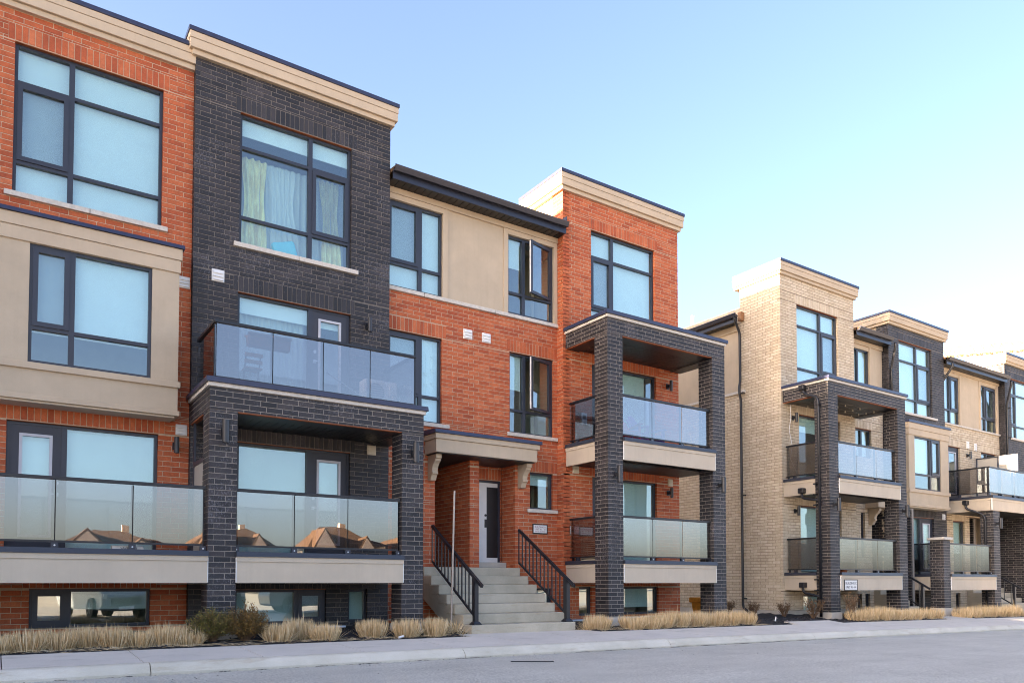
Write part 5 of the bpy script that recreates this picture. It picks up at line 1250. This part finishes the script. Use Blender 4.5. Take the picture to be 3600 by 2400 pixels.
# ================================================================== far things
cr = thing('tower_crane', 'distant yellow tower crane jib above the far roofs', 'crane', (160, 36, -2))
A, Bp = Vector((128.5, 76, 39.2)), Vector((160.0, 36.1, 39.2))
m = MB(); K = 34; up_ = Vector((0, 0, 1.55)); sd_ = (Bp - A).normalized().cross(Vector((0, 0, 1))) * .6
for o_ in (up_, sd_, -sd_): m.beam(A + o_, Bp + o_, .26, .26)
for k in range(K):
    a, b = A.lerp(Bp, k / K), A.lerp(Bp, (k + 1) / K); mid = (a + b) / 2
    for q in (sd_, -sd_): m.beam(a + q, mid + up_, .12, .12); m.beam(mid + up_, b + q, .12, .12)
    m.beam(a + sd_, a - sd_, .1, .1)
m.build('jib', 'crane', cr)
m = MB(); 
for i, j in ((-1, -1), (1, -1), (1, 1), (-1, 1)): m.beam((160 + i, 36 + j, -2), (160 + i, 36 + j, 46), .3, .3)
for k in range(23):
    z = -1 + k * 2
    m.beam((159, 35, z), (161, 35, z + 2), .15, .15); m.beam((161, 35, z), (161, 37, z + 2), .15, .15); m.beam((161, 37, z), (159, 37, z + 2), .15, .15); m.beam((159, 37, z), (159, 35, z + 2), .15, .15)
m.build('mast', 'crane', cr)
def far_house(label, x, y, w, d, wall, ridge, along='x', z0=-1.4):
    t = thing('detached_house', label, 'house', (x, y, z0), 'houses on neighbouring streets')
    MB().box(x - w / 2, x + w / 2, y - d / 2, y + d / 2, z0, wall).build('wall', 'siding', t)
    o = .5
    if along == 'x':
        i = min(d / 2, w / 3)
        v = [(x - w / 2 - o, y - d / 2 - o, wall), (x + w / 2 + o, y - d / 2 - o, wall), (x + w / 2 + o, y + d / 2 + o, wall), (x - w / 2 - o, y + d / 2 + o, wall), (x - w / 2 + i, y, ridge), (x + w / 2 - i, y, ridge)]
        f = [(0, 1, 5, 4), (1, 2, 5), (2, 3, 4, 5), (3, 0, 4), (3, 2, 1, 0)]
    else:
        i = min(w / 2, d / 3)
        v = [(x - w / 2 - o, y - d / 2 - o, wall), (x + w / 2 + o, y - d / 2 - o, wall), (x + w / 2 + o, y + d / 2 + o, wall), (x - w / 2 - o, y + d / 2 + o, wall), (x, y - d / 2 + i, ridge), (x, y + d / 2 - i, ridge)]
        f = [(1, 2, 5, 4), (0, 1, 4), (2, 3, 5), (3, 0, 4, 5), (3, 2, 1, 0)]
    r = MB().add(v, f).build('roof', 'shingle', t)
    for gx, gw, gh in ((-.28, .17, .86), (.22, .13, .62)):
        gz = wall + (ridge - wall) * gh
        MB().prism([(x + w * (gx - gw), wall), (x + w * (gx + gw), wall), (x + w * gx, gz)], 'y', y, y + d / 2 + .9).build('gable', 'shingle', t)
        MB().prism([(x + w * (gx - gw * .8), wall), (x + w * (gx + gw * .8), wall), (x + w * gx, gz - .35)], 'y', y + d / 2 + .9, y + d / 2 + .95).build('gable_wall', 'siding', t)
    box('chimney', 'm_red', r, x + w * .1, x + w * .1 + .8, y - 1, y - .2, ridge - 1.2, ridge + .7)
    for k in range(4):
        for zz in (0.0, 2.9):
            xx = x - w * .38 + k * w * .25; f = box('window', 'white', t, xx - .6, xx + .6, y + d / 2 - .02, y + d / 2 + .05, zz, zz + 1.3); box('pane', 'glass', f, xx - .5, xx + .5, y + d / 2 + .05, y + d / 2 + .06, zz + .1, zz + 1.2)
lb = ['nearest', 'second', 'third', 'fourth', 'fifth', 'sixth']
for k, (x, w, rd) in enumerate(((13, 12, 7.0), (29, 13, 8.2), (44, 12, 8.6), (60, 14, 7.9), (77, 13, 8.3), (95, 14, 8.0))):
    far_house(f'brown hip roofed house behind the viewer, {lb[k]} in its row', x, -88 - (k % 2) * 4, w, 11, 5.0, rd)
for k, (y, d) in enumerate(((7.5, 19.0),)):  # added out of view to keep low sun off road and sidewalk
    far_house(f'unseen brown roofed house added to shade the street from its left end, {lb[k]} from the row', -27, y, 11, d, 9.6, 10.9, 'y')
def car(label, x, y, an, paint, z0):
    t = thing('parked_car', label, 'car', (x, y, z0), 'cars parked across the road')
    T = lambda mb: lean(mb, x, y, z0, an)
    def loft_y(prof, ws):       # side outline, half width for each point
        m = MB(); n = len(prof); v = [(a, -w, b) for (a, b), w in zip(prof, ws)] + [(a, w, b) for (a, b), w in zip(prof, ws)]
        return m.add(v, [tuple(range(n)), tuple(range(n, 2 * n))[::-1]] + [((i + 1) % n, i, n + i, n + (i + 1) % n) for i in range(n)])
    body = [(-2.25, .35), (-2.28, .75), (-2.2, 1.0), (-1.3, 1.08), (1.0, 1.08), (1.95, .98), (2.22, .82), (2.28, .45), (2.1, .30), (-2.1, .30)]
    b = T(loft_y(body, [.86, .90, .88, .90, .90, .88, .82, .80, .84, .84])).build('body', paint, t, bevel=.05)
    cab = [(-2.12, 1.06), (-1.75, 1.58), (-1.3, 1.66), (.10, 1.66), (1.05, 1.08)]
    T(loft_y(cab, [.84, .70, .66, .66, .82])).build('cabin', paint, t, bevel=.04)
    for s in (-1, 1):
        g = MB(); 
        for pts in ([(-1.65, 1.14), (-1.5, 1.52), (-.62, 1.57), (-.62, 1.14)], [(-.54, 1.14), (-.54, 1.57), (.02, 1.57), (.62, 1.14)]):
            yy = [(.835 - (z - 1.06) * .30) for _, z in pts]
            v = [(a, s * (q + .006), z) for (a, z), q in zip(pts, yy)]; g.add(v, [(0, 1, 2, 3)])
        T(g).build('side_window', 'soffit', t)
        T(MB().box(2.0, 2.25, s * .78 - .12 * (s > 0) - 0, s * .78 + .12 * (s < 0), .70, .86)).build('headlight', 'white', t)
    T(MB().add([(.14, -.6, 1.62), (.14, .6, 1.62), (1.02, .74, 1.12), (1.02, -.74, 1.12)], [(0, 1, 2, 3)])).build('windscreen', 'soffit', t)
    T(MB().box(2.26, 2.30, -.5, .5, .48, .72)).build('grille', 'black', t); T(MB().box(2.30, 2.31, -.26, .26, .36, .47)).build('number_plate', 'white', t)
    for a in (-1.4, 1.42):
        for s in (-1, 1):
            w = T(MB().cyl((a, s * .72, .35), (a, s * .93, .35), .36, n=24)).build('wheel', 'tyre', t)
            rm = MB().cyl((a, s * .931, .35), (a, s * .938, .35), .07, n=10)
            for k in range(6):
                q = k * math.pi / 3; rm.beam((a, s * .936, .35), (a + .23 * math.cos(q), s * .936, .35 + .23 * math.sin(q)), .05, .012)
            T(rm).build('rim', 'galv', w)
car('silver sport utility car parked behind the viewer, first of three', 3.4, -2.8, R(75), 'carpaint', zr(3.4) - .012)
car('slate sport utility car parked behind the viewer, second of three', 7.2, -3.0, R(85), 'carpaint2', zr(7) - .012)
car('silver sport utility car parked behind the viewer, third of three', 11.6, -2.4, R(2), 'carpaint', zr(11) - .012)
finish_bricks()
